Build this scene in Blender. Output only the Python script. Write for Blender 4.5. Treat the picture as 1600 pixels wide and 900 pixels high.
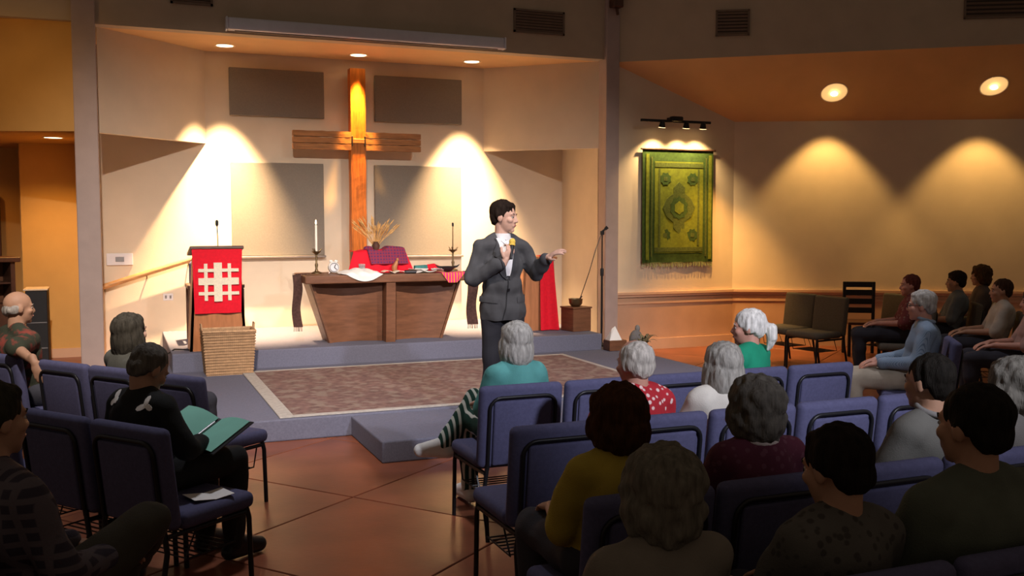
import bpy, bmesh, math, random
from mathutils import Vector, Matrix, noise
from mathutils.bvhtree import BVHTree
R = math.radians
random.seed(7)
for o in list(bpy.data.objects): bpy.data.objects.remove(o)
scene = bpy.context.scene
COL = scene.collection

# ------------------------------------------------------------------ camera
cam = bpy.data.cameras.new('camera'); cam.sensor_width = 36.0; cam.lens = 36.0 * 1523 / 1600
cam.clip_end = 100
camo = bpy.data.objects.new('camera', cam); COL.objects.link(camo)
camo.location = (-3.0, 0, 1.79)
camo.rotation_euler = (R(90) - math.atan(105 / 1523), 0, -R(22.1))
scene.camera = camo
# ------------------------------------------------------------------ world, light, exposure
w = bpy.data.worlds.new('world'); scene.world = w; w.use_nodes = True
w.node_tree.nodes['Background'].inputs[0].default_value = (1.0, 0.74, 0.55, 1)
w.node_tree.nodes['Background'].inputs[1].default_value = 0.10
def spot(name, loc, target, power, color, angle, blend=0.5, radius=0.05):
    l = bpy.data.lights.new(name, 'SPOT'); l.energy = power; l.color = color
    l.spot_size = R(angle); l.spot_blend = blend; l.shadow_soft_size = radius
    o = bpy.data.objects.new(name, l); COL.objects.link(o); o.location = loc
    o.rotation_euler = (Vector(target) - Vector(loc)).to_track_quat('-Z', 'Y').to_euler()
    return o
WASH = (1.0, 0.87, 0.78)
spot('stage_wash_light', (-3.2, 1.5, 6.6), (-1.7, 11.3, 0.0), 5000, WASH, 41, 1.0, 0.08)
spot('stage_wash_light', (3.0, 1.5, 6.6), (1.3, 11.3, 0.0), 2900, WASH, 41, 1.0, 0.08)
spot('front_wash_light', (0.2, -2.0, 4.6), (0.4, 8.0, 0.2), 2500, (0.86, 0.87, 1.0), 35, 1.0, 0.15)
spot('house_light', (-1.9, 6.7, 6.6), (-1.9, 6.4, 0), 560, (0.92, 0.92, 1.0), 64, 1.0, 0.2)
spot('house_light', (2.3, 7.2, 6.6), (2.3, 6.9, 0), 520, (0.92, 0.90, 1.0), 66, 1.0, 0.2)
scene.view_settings.view_transform = 'Standard'
scene.view_settings.look = 'None'
scene.view_settings.exposure = 0.0
scene.view_settings.gamma = 1.0
scene.view_settings.use_curve_mapping = False

# ------------------------------------------------------------------ materials
def mat(name, col, rough=0.7, var=0.12, scale=12, bump=0.0, bscale=120, metal=0.0, pattern=None, col2=None, pscale=20, stretch=(1, 1, 1), emit=None, spec=0.3, trans=0.0, sheen=0.0, detail=4):
    m = bpy.data.materials.new(name); m.use_nodes = True
    nt = m.node_tree; n = nt.nodes; L = nt.links
    b = n['Principled BSDF']
    b.inputs['Roughness'].default_value = rough; b.inputs['Metallic'].default_value = metal
    b.inputs['Specular IOR Level'].default_value = spec
    if trans: b.inputs['Transmission Weight'].default_value = trans
    if sheen: b.inputs['Sheen Weight'].default_value = sheen
    tc = n.new('ShaderNodeTexCoord'); mp = n.new('ShaderNodeMapping'); mp.inputs['Scale'].default_value = stretch
    L.new(tc.outputs['Object'], mp.inputs[0])
    nz = n.new('ShaderNodeTexNoise'); nz.inputs['Scale'].default_value = scale; nz.inputs['Detail'].default_value = detail
    L.new(mp.outputs[0], nz.inputs['Vector'])
    cr = n.new('ShaderNodeValToRGB'); e = cr.color_ramp.elements
    e[0].position = 0.3; e[1].position = 0.7
    e[0].color = tuple(c * (1 - var) for c in col) + (1,); e[1].color = tuple(min(1, c * (1 + var)) for c in col) + (1,)
    L.new(nz.outputs['Fac'], cr.inputs[0]); out = cr.outputs[0]
    if pattern:
        mx = n.new('ShaderNodeMix'); mx.data_type = 'RGBA'; mx.inputs[7].default_value = tuple(col2) + (1,)
        L.new(out, mx.inputs[6])
        r2 = n.new('ShaderNodeValToRGB'); r2.color_ramp.interpolation = 'LINEAR'
        if pattern == 'specks':
            t = n.new('ShaderNodeTexVoronoi'); t.inputs['Scale'].default_value = pscale
            L.new(mp.outputs[0], t.inputs['Vector']); src = t.outputs['Distance']
            r2.color_ramp.elements[0].position = 0.25; r2.color_ramp.elements[0].color = (1, 1, 1, 1)
            r2.color_ramp.elements[1].position = 0.36; r2.color_ramp.elements[1].color = (0, 0, 0, 1)
        elif pattern == 'blotch':
            t = n.new('ShaderNodeTexNoise'); t.inputs['Scale'].default_value = pscale; t.inputs['Detail'].default_value = 5
            L.new(mp.outputs[0], t.inputs['Vector']); src = t.outputs['Fac']
            r2.color_ramp.elements[0].position = 0.5; r2.color_ramp.elements[1].position = 0.6
        else:
            t = n.new('ShaderNodeTexWave'); t.inputs['Scale'].default_value = pscale
            t.bands_direction = {'stripe_x': 'X', 'stripe_y': 'Y', 'stripe_z': 'Z', 'plaid': 'X', 'weave': 'Z'}[pattern]
            t.inputs['Distortion'].default_value = 0.4
            L.new(mp.outputs[0], t.inputs['Vector']); src = t.outputs['Fac']
            r2.color_ramp.elements[0].position = 0.55; r2.color_ramp.elements[1].position = 0.75
            if pattern in ('plaid', 'weave'):
                t2 = n.new('ShaderNodeTexWave'); t2.inputs['Scale'].default_value = pscale; t2.bands_direction = 'Z' if pattern == 'plaid' else 'X'
                L.new(mp.outputs[0], t2.inputs['Vector'])
                ma = n.new('ShaderNodeMath'); ma.operation = 'MULTIPLY' if pattern == 'weave' else 'MAXIMUM'
                L.new(src, ma.inputs[0]); L.new(t2.outputs['Fac'], ma.inputs[1]); src = ma.outputs[0]
        L.new(src, r2.inputs[0]); L.new(r2.outputs[0], mx.inputs[0]); out = mx.outputs[2]
    L.new(out, b.inputs['Base Color'])
    if bump:
        bn = n.new('ShaderNodeTexNoise'); bn.inputs['Scale'].default_value = bscale; bn.inputs['Detail'].default_value = 3
        L.new(mp.outputs[0], bn.inputs['Vector'])
        bp = n.new('ShaderNodeBump'); bp.inputs['Strength'].default_value = bump; bp.inputs['Distance'].default_value = 0.01
        L.new(bn.outputs['Fac'], bp.inputs['Height']); L.new(bp.outputs[0], b.inputs['Normal'])
    if emit:
        b.inputs['Emission Color'].default_value = tuple(emit[:3]) + (1,); b.inputs['Emission Strength'].default_value = emit[3]
    return m
M = {}
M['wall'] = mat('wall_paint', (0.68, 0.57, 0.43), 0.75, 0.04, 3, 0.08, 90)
M['amber'] = mat('amber_lit_wall_paint', (0.62, 0.37, 0.12), 0.75, 0.05, 3, 0.08, 90)  # wall paint with the orange light of the left side put into its colour
M['ceil'] = mat('soffit_bounce_paint', (0.68, 0.42, 0.20), 0.8, 0.04, 3, 0.08, 90)  # orange bounce light is put into this paint colour
M['wains'] = mat('wainscot_paint', (0.55, 0.34, 0.22), 0.6, 0.06, 4, 0.05, 80)
M['railing'] = mat('chair_rail_paint', (0.62, 0.40, 0.27), 0.45, 0.05, 5)
M['pillar'] = mat('pillar_paint', (0.42, 0.33, 0.30), 0.7, 0.05, 6, 0.06, 70)
M['fascia'] = mat('fascia_shaded_paint', (0.46, 0.37, 0.27), 0.8, 0.05, 3, 0.06, 70)  # same cream wall paint, darkened: the unlit shade is in the colour
M['panel'] = mat('acoustic_fabric', (0.22, 0.19, 0.155), 0.95, 0.06, 60, 0.25, 300)
M['ledge'] = mat('ledge_metal', (0.2, 0.17, 0.15), 0.5)
M['floor'] = mat('stained_concrete', (0.20, 0.062, 0.030), 0.33, 0.30, 2.2, 0.05, 30, spec=0.4)
M['grout'] = mat('score_line', (0.10, 0.04, 0.02), 0.8)
M['carpet'] = mat('platform_carpet', (0.145, 0.145, 0.195), 0.95, 0.10, 70, 0.5, 350)
M['rug'] = mat('rug_pile', (0.20, 0.115, 0.10), 0.95, 0.30, 14, 0.6, 260, pattern='blotch', col2=(0.26, 0.19, 0.155), pscale=7)
M['rugb'] = mat('rug_border', (0.42, 0.38, 0.34), 0.95, 0.15, 30, 0.5, 260)
M['crosswood'] = mat('cross_wood', (0.50, 0.145, 0.016), 0.5, 0.30, 7, 0.25, 40, stretch=(6, 6, 0.6))
M['crossarm'] = mat('cross_arm_wood', (0.36, 0.15, 0.045), 0.5, 0.30, 7, 0.25, 40, stretch=(0.6, 6, 6))
M['wood'] = mat('walnut_wood', (0.17, 0.072, 0.036), 0.42, 0.22, 5, 0.08, 60, stretch=(1, 1, 5))
M['wood2'] = mat('lectern_wood', (0.42, 0.165, 0.065), 0.42, 0.18, 5, 0.08, 60, stretch=(5, 5, 0.7))
M['oak'] = mat('handrail_oak', (0.50, 0.26, 0.10), 0.4, 0.2, 8, 0.05, 60, stretch=(1, 4, 4))
M['dwood'] = mat('dark_wood', (0.09, 0.04, 0.025), 0.45, 0.25, 8, 0.05, 60)
M['red'] = mat('red_cloth', (0.72, 0.006, 0.022), 0.8, 0.08, 30, 0.25, 400)
M['white'] = mat('white_cloth', (0.80, 0.78, 0.74), 0.85, 0.05, 20, 0.2, 200)
M['paper'] = mat('white_paper', (0.82, 0.80, 0.76), 0.8, 0.03)
M['cream'] = mat('cream_thread', (0.80, 0.72, 0.55), 0.85, 0.08, 60, 0.3, 300)
M['wicker'] = mat('wicker', (0.38, 0.23, 0.12), 0.8, 0.2, 25, 0.4, 90, pattern='weave', col2=(0.22, 0.13, 0.07), pscale=16)
M['wickrim'] = mat('wicker_rim', (0.46, 0.28, 0.15), 0.8, 0.25, 40, 0.3, 120)
M['black'] = mat('black_steel', (0.012, 0.012, 0.014), 0.4, 0.1)
M['blackp'] = mat('black_plastic', (0.02, 0.02, 0.022), 0.5, 0.1)
M['brass'] = mat('brass', (0.55, 0.36, 0.14), 0.32, 0.1, metal=1.0)
M['dbrass'] = mat('dark_brass', (0.20, 0.14, 0.07), 0.45, 0.15, metal=0.9)
M['wax'] = mat('candle_wax', (0.85, 0.80, 0.68), 0.5, 0.03)
M['flame'] = mat('flame', (1, 0.7, 0.3), 0.5, 0.02, emit=(1, 0.75, 0.4, 12))
M['chair'] = mat('purple_chair_fabric', (0.082, 0.082, 0.16), 0.9, 0.10, 60, 0.3, 350)
M['chairdk'] = mat('purple_chair_fabric_worn', (0.095, 0.09, 0.18), 0.9, 0.12, 60, 0.3, 350)
M['taupe'] = mat('taupe_chair_fabric', (0.13, 0.115, 0.09), 0.9, 0.10, 60, 0.3, 350)
M['green'] = mat('tapestry_green', (0.115, 0.14, 0.009), 0.95, 0.22, 26, 0.4, 220)
M['greend'] = mat('tapestry_dark_green', (0.03, 0.06, 0.009), 0.95, 0.25, 30, 0.4, 220)
M['greenm'] = mat('tapestry_olive', (0.06, 0.08, 0.012), 0.95, 0.3, 40, 0.4, 220)
M['fringe'] = mat('tapestry_fringe', (0.25, 0.28, 0.12), 0.95, 0.2, 40)
M['vent'] = mat('vent_metal', (0.17, 0.12, 0.085), 0.6, 0.08)
M['ventd'] = mat('vent_dark', (0.05, 0.035, 0.025), 0.8, 0.08)
M['screen'] = mat('screen_case', (0.60, 0.60, 0.66), 0.45, 0.03)
M['plate'] = mat('wall_plate', (0.72, 0.70, 0.72), 0.4, 0.03)
M['lens_w'] = mat('downlight_lens', (1, 0.8, 0.55), 0.5, 0.02, emit=(1, 0.72, 0.42, 6))
M['lens_c'] = mat('can_reflector', (0.85, 0.66, 0.38), 0.5, 0.03)
M['bulb'] = mat('lamp_bulb', (1, 0.8, 0.5), 0.5, 0.02, emit=(1, 0.70, 0.34, 10))
M['trim'] = mat('can_trim', (0.75, 0.6, 0.42), 0.5, 0.03)
M['wheat'] = mat('dried_wheat', (0.62, 0.36, 0.13), 0.85, 0.25, 30)
M['purple'] = mat('purple_scarf', (0.10, 0.03, 0.10), 0.9, 0.25, 25, 0.3, 200, pattern='plaid', col2=(0.26, 0.03, 0.06), pscale=9)
M['brownc'] = mat('brown_woven_cloth', (0.07, 0.033, 0.026), 0.9, 0.3, 40, 0.3, 200)
M['multi'] = mat('bright_woven_cloth', (0.75, 0.03, 0.22), 0.9, 0.2, 20, 0.3, 200, pattern='stripe_x', col2=(0.85, 0.30, 0.04), pscale=9)
M['limec'] = mat('lime_cloth', (0.25, 0.32, 0.05), 0.9, 0.2, 20, 0.3, 200)
M['tealc'] = mat('teal_cloth', (0.05, 0.20, 0.19), 0.9, 0.2, 20)
M['glass'] = mat('glass', (0.85, 0.88, 0.88), 0.08, 0.02, trans=0.85)
M['ink'] = mat('print_ink', (0.05, 0.05, 0.05), 0.8)
M['mint'] = mat('mint_paper', (0.26, 0.62, 0.50), 0.8, 0.04)
M['rose'] = mat('rose_tissue', (0.75, 0.02, 0.10), 0.8, 0.1)
M['foam'] = mat('yellow_foam', (0.80, 0.55, 0.10), 0.9, 0.1, 60, 0.4, 300)
M['metal'] = mat('grey_metal', (0.35, 0.35, 0.36), 0.35, 0.05, metal=0.9)
M['eyew'] = mat('eye_white', (0.42, 0.36, 0.32), 0.5, 0.02)
M['iris'] = mat('eye_iris', (0.04, 0.025, 0.015), 0.25, 0.02)
M['lip'] = mat('lips', (0.45, 0.17, 0.14), 0.5, 0.05)
M['skin'] = mat('skin_light', (0.60, 0.36, 0.27), 0.55, 0.08, 14, 0.05, 200)
M['skinr'] = mat('skin_ruddy', (0.52, 0.26, 0.19), 0.55, 0.10, 14, 0.05, 200)
M['skint'] = mat('skin_tan', (0.42, 0.235, 0.15), 0.55, 0.08, 14, 0.05, 200)
_hc = {}
def hairmat(c):
    if c not in _hc: _hc[c] = mat('hair', c, 0.55 if c[0] > 0.2 else 0.75, 0.32, 16, 0.5, 40, stretch=(4, 4, 0.8), spec=0.2 if c[0] > 0.2 else 0.08)
    return _hc[c]
_cm = {}
def cloth(c, pattern=None, c2=None, ps=20):
    k = (c, pattern, c2, ps)
    if k not in _cm: _cm[k] = mat('clothing', c, 0.9, 0.12, 10, 0.25, 220, pattern=pattern, col2=c2, pscale=ps)
    return _cm[k]

# ------------------------------------------------------------------ mesh helpers
class MB:
    def __init__(s): s.v = []; s.f = []
    def add(s, vs, fs):
        k = len(s.v); s.v += [tuple(p) for p in vs]; s.f += [tuple(i + k for i in f) for f in fs]; return s
    def box(s, x0, x1, y0, y1, z0, z1, mtx=None):
        vs = [Vector((x, y, z)) for z in (z0, z1) for y in (y0, y1) for x in (x0, x1)]
        if mtx: vs = [mtx @ p for p in vs]
        return s.add(vs, [(0, 2, 3, 1), (4, 5, 7, 6), (0, 1, 5, 4), (2, 6, 7, 3), (0, 4, 6, 2), (1, 3, 7, 5)])
    def rbox(s, x0, x1, y0, y1, z0, z1, bev=0.02, seg=3, mtx=None):
        bm = bmesh.new(); bmesh.ops.create_cube(bm, size=1)
        for p in bm.verts: p.co = Vector(((x0 + x1) / 2 + p.co.x * (x1 - x0), (y0 + y1) / 2 + p.co.y * (y1 - y0), (z0 + z1) / 2 + p.co.z * (z1 - z0)))
        bmesh.ops.bevel(bm, geom=bm.edges[:], offset=bev, segments=seg, profile=0.5, affect='EDGES')
        return s.bm(bm, mtx)
    def bm(s, bm, mtx=None):
        bm.verts.index_update()
        vs = [mtx @ p.co if mtx else p.co.copy() for p in bm.verts]; fs = [[q.index for q in f.verts] for f in bm.faces]
        bm.free(); return s.add(vs, fs)
    def prism(s, pts, z0, z1, mtx=None):       # polygon in XY extruded in Z
        n = len(pts); vs = [Vector((p[0], p[1], z)) for z in (z0, z1) for p in pts]
        if mtx: vs = [mtx @ p for p in vs]
        return s.add(vs, [tuple(range(n))[::-1], tuple(range(n, 2 * n))] + [(i, (i + 1) % n, n + (i + 1) % n, n + i) for i in range(n)])
    def tube(s, pts, r, seg=8, closed=False):
        pts = [Vector(p) for p in pts]; n = len(pts); rs = r if isinstance(r, (list, tuple)) else [r] * n
        up = None; rings = []
        for i, p in enumerate(pts):
            a = pts[i - 1] if (i or closed) else pts[0]; b = pts[(i + 1) % n] if (i < n - 1 or closed) else pts[-1]
            d = (b - a).normalized()
            if up is None: up = d.orthogonal().normalized()
            up = (up - d * up.dot(d)); up = up.normalized() if up.length > 1e-6 else d.orthogonal().normalized()
            sd = d.cross(up)
            rings.append([p + (up * math.cos(2 * math.pi * k / seg) + sd * math.sin(2 * math.pi * k / seg)) * rs[i] for k in range(seg)])
        vs = [q for g in rings for q in g]; fs = []
        for i in range(n if closed else n - 1):
            j = (i + 1) % n
            fs += [(i * seg + k, i * seg + (k + 1) % seg, j * seg + (k + 1) % seg, j * seg + k) for k in range(seg)]
        if not closed: fs += [tuple(range(seg))[::-1], tuple((n - 1) * seg + k for k in range(seg))]
        return s.add(vs, fs)
    def lathe(s, prof, c=(0, 0, 0), seg=20, mtx=None):
        vs = []; n = len(prof)
        for r, z in prof: vs += [Vector((c[0] + r * math.cos(2 * math.pi * k / seg), c[1] + r * math.sin(2 * math.pi * k / seg), c[2] + z)) for k in range(seg)]
        if mtx: vs = [mtx @ p for p in vs]
        fs = [(i * seg + k, i * seg + (k + 1) % seg, (i + 1) * seg + (k + 1) % seg, (i + 1) * seg + k) for i in range(n - 1) for k in range(seg)]
        if prof[0][0] > 1e-5: fs.append(tuple(range(seg))[::-1])
        if prof[-1][0] > 1e-5: fs.append(tuple((n - 1) * seg + k for k in range(seg)))
        return s.add(vs, fs)
    def ell(s, c, r, rot=None, sub=2):
        bm = bmesh.new(); bmesh.ops.create_icosphere(bm, subdivisions=sub, radius=1)
        for p in bm.verts:
            q = Vector((p.co.x * r[0], p.co.y * r[1], p.co.z * r[2]))
            p.co = (rot @ q if rot else q) + Vector(c)
        return s.bm(bm)
    def grid(s, fn, nu, nv, th=0.0):
        P = [[Vector(fn(i / nu, j / nv)) for j in range(nv + 1)] for i in range(nu + 1)]
        m = nv + 1
        vs = [p for row in P for p in row]
        fs = [(i * m + j, (i + 1) * m + j, (i + 1) * m + j + 1, i * m + j + 1) for i in range(nu) for j in range(nv)]
        if th:
            nrm = []
            for i in range(nu + 1):
                for j in range(nv + 1):
                    a = P[min(i + 1, nu)][j] - P[max(i - 1, 0)][j]; b = P[i][min(j + 1, nv)] - P[i][max(j - 1, 0)]
                    nrm.append(a.cross(b).normalized())
            k = len(vs); vs = vs + [v - n_ * th for v, n_ in zip(vs, nrm)]
            fs = fs + [tuple(x + k for x in f[::-1]) for f in fs]
            ring = [i * m for i in range(nu + 1)] + [nu * m + j for j in range(1, m)] + [i * m + nv for i in range(nu - 1, -1, -1)] + [j for j in range(nv - 1, 0, -1)]
            fs += [(ring[q], ring[q] + k, ring[(q + 1) % len(ring)] + k, ring[(q + 1) % len(ring)]) for q in range(len(ring))]
        return s.add(vs, fs)
    def mesh(s, name, m, smooth=False):
        me = bpy.data.meshes.new(name); me.from_pydata(s.v, [], s.f)
        bm = bmesh.new(); bm.from_mesh(me); bmesh.ops.recalc_face_normals(bm, faces=bm.faces[:]); bm.to_mesh(me); bm.free()
        me.materials.append(M[m] if isinstance(m, str) else m)
        if smooth:
            me.polygons.foreach_set('use_smooth', [True] * len(me.polygons))
            try: me.set_sharp_from_angle(angle=R(50))
            except Exception: pass
        me.update(); return me
    def build(s, name, m, parent=None, smooth=False, label=None):
        return link(name, s.mesh(name, m, smooth), parent, label)
def link(name, me, parent=None, label=None, loc=None, rotz=None):
    o = bpy.data.objects.new(name, me); COL.objects.link(o)
    if parent: o.parent = parent
    if label: o['label'] = label
    if loc is not None: o.location = loc
    if rotz is not None: o.rotation_euler = (0, 0, rotz)
    return o
def tag(o, label, cat, group=None):
    o['label'] = label; o['category'] = cat
    if group: o['group'] = group
    return o
def thing(name, label, cat, loc=(0, 0, 0), rotz=0, group=None):
    o = bpy.data.objects.new(name, None); COL.objects.link(o); o.empty_display_size = 0.1
    o.location = loc; o.rotation_euler = (0, 0, rotz)
    return tag(o, label, cat, group)
def struct(name, mb, m, parent=None):
    o = mb.build(name, m, parent)
    if not parent: o['kind'] = 'structure'
    return o
def copy_tree(o, parent=None):
    c = o.copy(); COL.objects.link(c); c.parent = parent
    for ch in list(o.children): copy_tree(ch, c)
    return c
def quadwall(mb, pts, th):       # planar polygon (3D) given thickness along its back normal
    P = [Vector(p) for p in pts]; n = (P[1] - P[0]).cross(P[2] - P[0]).normalized() * th; k = len(P)
    return mb.add(P + [p + n for p in P], [tuple(range(k)), tuple(range(k, 2 * k))[::-1]] + [(i, (i + 1) % k, k + (i + 1) % k, k + i) for i in range(k)])

# ------------------------------------------------------------------ structure: floor
fl = struct('floor', MB().box(-8, 13, -2, 15, -0.2, -0.012), 'grout')
ts = 1.25; gap = 0.010
tile_me = MB().rbox(-ts / 2 + gap / 2, ts / 2 - gap / 2, -ts / 2 + gap / 2, ts / 2 - gap / 2, -0.05, 0, 0.004, 1).mesh('floor_tile', 'floor')
A = R(38)
for i in range(-14, 15):
    for j in range(-14, 15):
        x = 2 + (i * math.cos(A) - j * math.sin(A)) * ts; y = 6.6 + (i * math.sin(A) + j * math.cos(A)) * ts
        if -6.3 < x < 10.5 and -0.6 < y < 14:
            # leave out those wholly under the platforms
            if -1.7 < x < 1.7 and 8.9 < y < 13: continue
            link('floor_tile', tile_me, fl, loc=(x, y, 0), rotz=A)
# ------------------------------------------------------------------ structure: altar alcove
Zc = 3.95
struct('wall_back', MB().box(-3.35, 3.35, 13.15, 13.35, 0, 4.3), 'wall')
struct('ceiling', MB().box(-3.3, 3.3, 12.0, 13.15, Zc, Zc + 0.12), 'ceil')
struct('wall_fascia', MB().box(-3.38, 3.34, 11.82, 12.0, Zc, 6.4), 'fascia')
struct('wall_right_return', MB().box(3.14, 3.24, 11.98, 13.15, 0, 4.3), 'wall')
struct('wall_left_return', MB().box(-3.30, -3.20, 12.02, 13.15, 0, 4.3), 'wall')
for s, nm in ((-1, 'wall_left_angled'), (1, 'wall_right_angled')):
    mb = MB(); mb.prism([(s * 3.14, 11.98), (s * 1.9, 13.15), (s * 2.02, 13.15), (s * 3.14, 12.1)], 2.78, Zc)
    struct(nm, mb, 'wall')
struct('trim_1', MB().rbox(-3.39, -3.15, 11.76, 12.02, 0, 6.4, 0.008, 1), 'pillar')
struct('trim_2', MB().rbox(3.14, 3.34, 11.76, 12.0, 0, 6.4, 0.008, 1), 'pillar')
# ------------------------------------------------------------------ structure: right side
C1 = Vector((5.24, 11.83)); D = Vector((math.cos(R(-28)), math.sin(R(-28)))); N = Vector((D.y, -D.x))
def rw(t, n, z): p = C1 + D * t + N * n; return (p.x, p.y, z)
mb = MB(); quadwall(mb, [(3.24, 11.83, 0), (5.24, 11.83, 0), (5.24, 11.83, 3.2), (3.24, 11.83, 3.92)], -0.15)
struct('wall_right_front', mb, 'wall')
mb = MB(); quadwall(mb, [rw(0, 0, 0), rw(7.5, 0, 0), rw(7.5, 0, 3.2), rw(0, 0, 3.2)], -0.15)
struct('wall_right', mb, 'wall')
zs = lambda n: 3.2 + 0.7635 * n
mb = MB(); quadwall(mb, [(3.24, 11.83, 3.92), rw(0, 0, 3.2), rw(7.5, 0, 3.2), rw(7.5, 1.22, zs(1.22))], -0.05)
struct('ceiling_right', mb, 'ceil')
mb = MB(); e1 = rw(7.5, 1.22, zs(1.22))
quadwall(mb, [(3.24, 11.83, 3.92), e1, (e1[0], e1[1], 6.6), (3.24, 11.83, 6.6)], -0.08)
struct('wall_right_fascia', mb, 'fascia')
def rail_run(name, segs, z0, z1, n0, mname):
    mb = MB()
    for k, (p, q) in enumerate(segs):
        p = Vector(p); q = Vector(q); d = (q - p).normalized(); nn = Vector((d.y, -d.x)) * n0
        mb.prism([p, q, q + nn, p + nn], z0, z1)
    return struct(name, mb, mname)
run = [((3.34, 11.83), (5.24, 11.83)), ((C1.x, C1.y), tuple(C1 + D * 7.5))]
rail_run('wainscot_panel_trim', run, 0.0, 0.72, 0.012, 'wains')
rail_run('trim_3', run, 0.77, 0.805, 0.05, 'railing')
rail_run('trim_4', run, 0.735, 0.77, 0.03, 'railing')
rail_run('trim_5', run, 0.64, 0.67, 0.025, 'railing')
rail_run('baseboard_right', run, 0.0, 0.15, 0.028, 'railing')
bpy.data.objects['wainscot_panel_trim'].name = 'trim_6'
# ------------------------------------------------------------------ structure: left side passage
hd = Vector((-math.cos(R(20)), math.sin(R(20))))
h0 = Vector((-3.36, 11.9)); h1 = h0 + hd * 3.2
mb = MB(); quadwall(mb, [(h0.x, h0.y, 2.78), (h1.x, h1.y, 2.78), (h1.x, h1.y, 4.0), (h0.x, h0.y, 4.0)], 0.1)
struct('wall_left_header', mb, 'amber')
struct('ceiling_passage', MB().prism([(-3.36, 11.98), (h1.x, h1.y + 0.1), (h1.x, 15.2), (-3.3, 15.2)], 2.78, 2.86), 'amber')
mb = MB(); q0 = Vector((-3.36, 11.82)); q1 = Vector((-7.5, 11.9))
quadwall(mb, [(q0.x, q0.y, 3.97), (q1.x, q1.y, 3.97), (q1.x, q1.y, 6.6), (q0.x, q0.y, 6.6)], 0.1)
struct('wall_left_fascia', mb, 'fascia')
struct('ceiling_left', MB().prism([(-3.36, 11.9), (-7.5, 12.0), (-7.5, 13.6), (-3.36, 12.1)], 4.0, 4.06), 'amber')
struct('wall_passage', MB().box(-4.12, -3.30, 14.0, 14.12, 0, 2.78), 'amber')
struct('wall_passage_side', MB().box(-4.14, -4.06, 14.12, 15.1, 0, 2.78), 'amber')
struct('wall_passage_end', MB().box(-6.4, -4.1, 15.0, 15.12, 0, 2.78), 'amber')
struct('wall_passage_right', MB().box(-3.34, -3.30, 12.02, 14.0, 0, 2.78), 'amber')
struct('baseboard_left', MB().box(-4.12, -3.34, 13.98, 14.0, 0, 0.12), 'railing')
dr = MB().box(-5.35, -4.55, 14.95, 14.99, 0, 2.02); d1 = struct('door_1', dr, 'wood2')
mb = MB().box(-5.45, -5.35, 14.92, 15.0, 0, 2.12).box(-4.55, -4.45, 14.92, 15.0, 0, 2.12).box(-5.45, -4.45, 14.92, 15.0, 2.02, 2.12)
mb.build('door_frame', 'dwood', d1)
MB().ell((-4.65, 14.92, 1.0), (0.03, 0.04, 0.03)).build('door_knob', 'brass', d1, True)
# ------------------------------------------------------------------ platforms
p1 = struct('floor_lower_platform', MB().rbox(-2.75, 2.95, 7.95, 13.15, 0, 0.18, 0.012, 2), 'carpet')
struct('floor_platform_thrust', MB().rbox(-1.22, 1.42, 6.93, 7.955, 0, 0.165, 0.012, 2), 'carpet')
struct('floor_upper_platform', MB().rbox(-2.48, 2.62, 10.84, 13.15, 0.17, 0.38, 0.012, 2), 'carpet')

# ------------------------------------------------------------------ rug
t = thing('area_rug', 'large worn pinkish patterned rug with cream border on the lower platform', 'rug', (0.1, 9.27, 0.18))
MB().rbox(-1.78, 1.80, -1.22, 1.24, 0.001, 0.012, 0.003, 1).build('rug_field', 'rug', t)
for a in ((-1.90, -1.78, -1.29, 1.31), (1.80, 1.86, -1.29, 1.31), (-1.78, 1.80, -1.29, -1.22), (-1.78, 1.80, 1.24, 1.31)):
    MB().rbox(*a, 0.001, 0.013, 0.003, 1).build('border_band', 'rugb', t, label='cream rug border')

# ------------------------------------------------------------------ alcove wall items
def panel(label, x0, x1, z0, z1, ledge):
    t = thing('acoustic_panel', label, 'wall panel', ((x0 + x1) / 2, 13.149, z0), 0, 'taupe fabric panels beside the cross')
    hw = (x1 - x0) / 2
    MB().rbox(-hw, hw, -0.045, 0, 0, z1 - z0, 0.008, 2).build('fabric_board', 'panel', t)
    if ledge: MB().rbox(-hw - 0.01, hw + 0.01, -0.10, 0, -0.03, -0.002, 0.004, 1).build('ledge', 'ledge', t, label='dark ledge strip')
panel('upper taupe fabric wall panel left of the cross top', -1.6, -0.38, 3.15, 3.76, False)
panel('upper taupe fabric wall panel right of the cross top', 0.31, 1.56, 3.14, 3.76, False)
panel('tall taupe fabric wall panel between lectern and cross', -1.6, -0.40, 1.33, 2.55, True)
panel('tall taupe fabric wall panel behind the right candlestick', 0.30, 1.55, 1.31, 2.55, True)

t = thing('wooden_cross', 'tall rough wooden cross lit from above behind the altar', 'cross', (0.02, 12.95, 0.38))
b = MB()
def hew(mb, x0, x1, y0, y1, z0, z1, ax, n, amp, sd):       # slightly uneven hewn beam
    def pt(u, k):
        a = [(x0, y0), (x1, y0), (x1, y1), (x0, y1)] if ax == 'z' else [(y0, z0), (y1, z0), (y1, z1), (y0, z1)]
        q = a[k]; o = (noise.noise(Vector((u * 9 + sd, k * 3.1, 0))) * amp, noise.noise(Vector((u * 9 + sd, k * 3.1, 7))) * amp)
        if ax == 'z': return (q[0] + o[0], q[1] + o[1], z0 + (z1 - z0) * u)
        return (x0 + (x1 - x0) * u, q[0] + o[0], q[1] + o[1])
    vs = [pt(i / n, k) for i in range(n + 1) for k in range(4)]
    fs = [(i * 4 + k, i * 4 + (k + 1) % 4, i * 4 + 4 + (k + 1) % 4, i * 4 + 4 + k) for i in range(n) for k in range(4)] + [(0, 1, 2, 3), tuple(n * 4 + k for k in range(4))]
    return mb.add(vs, fs)
hew(MB(), -0.10, 0.10, -0.09, 0.06, 0.0, 3.42, 'z', 30, 0.006, 1).build('upright', 'crosswood', t)
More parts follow.
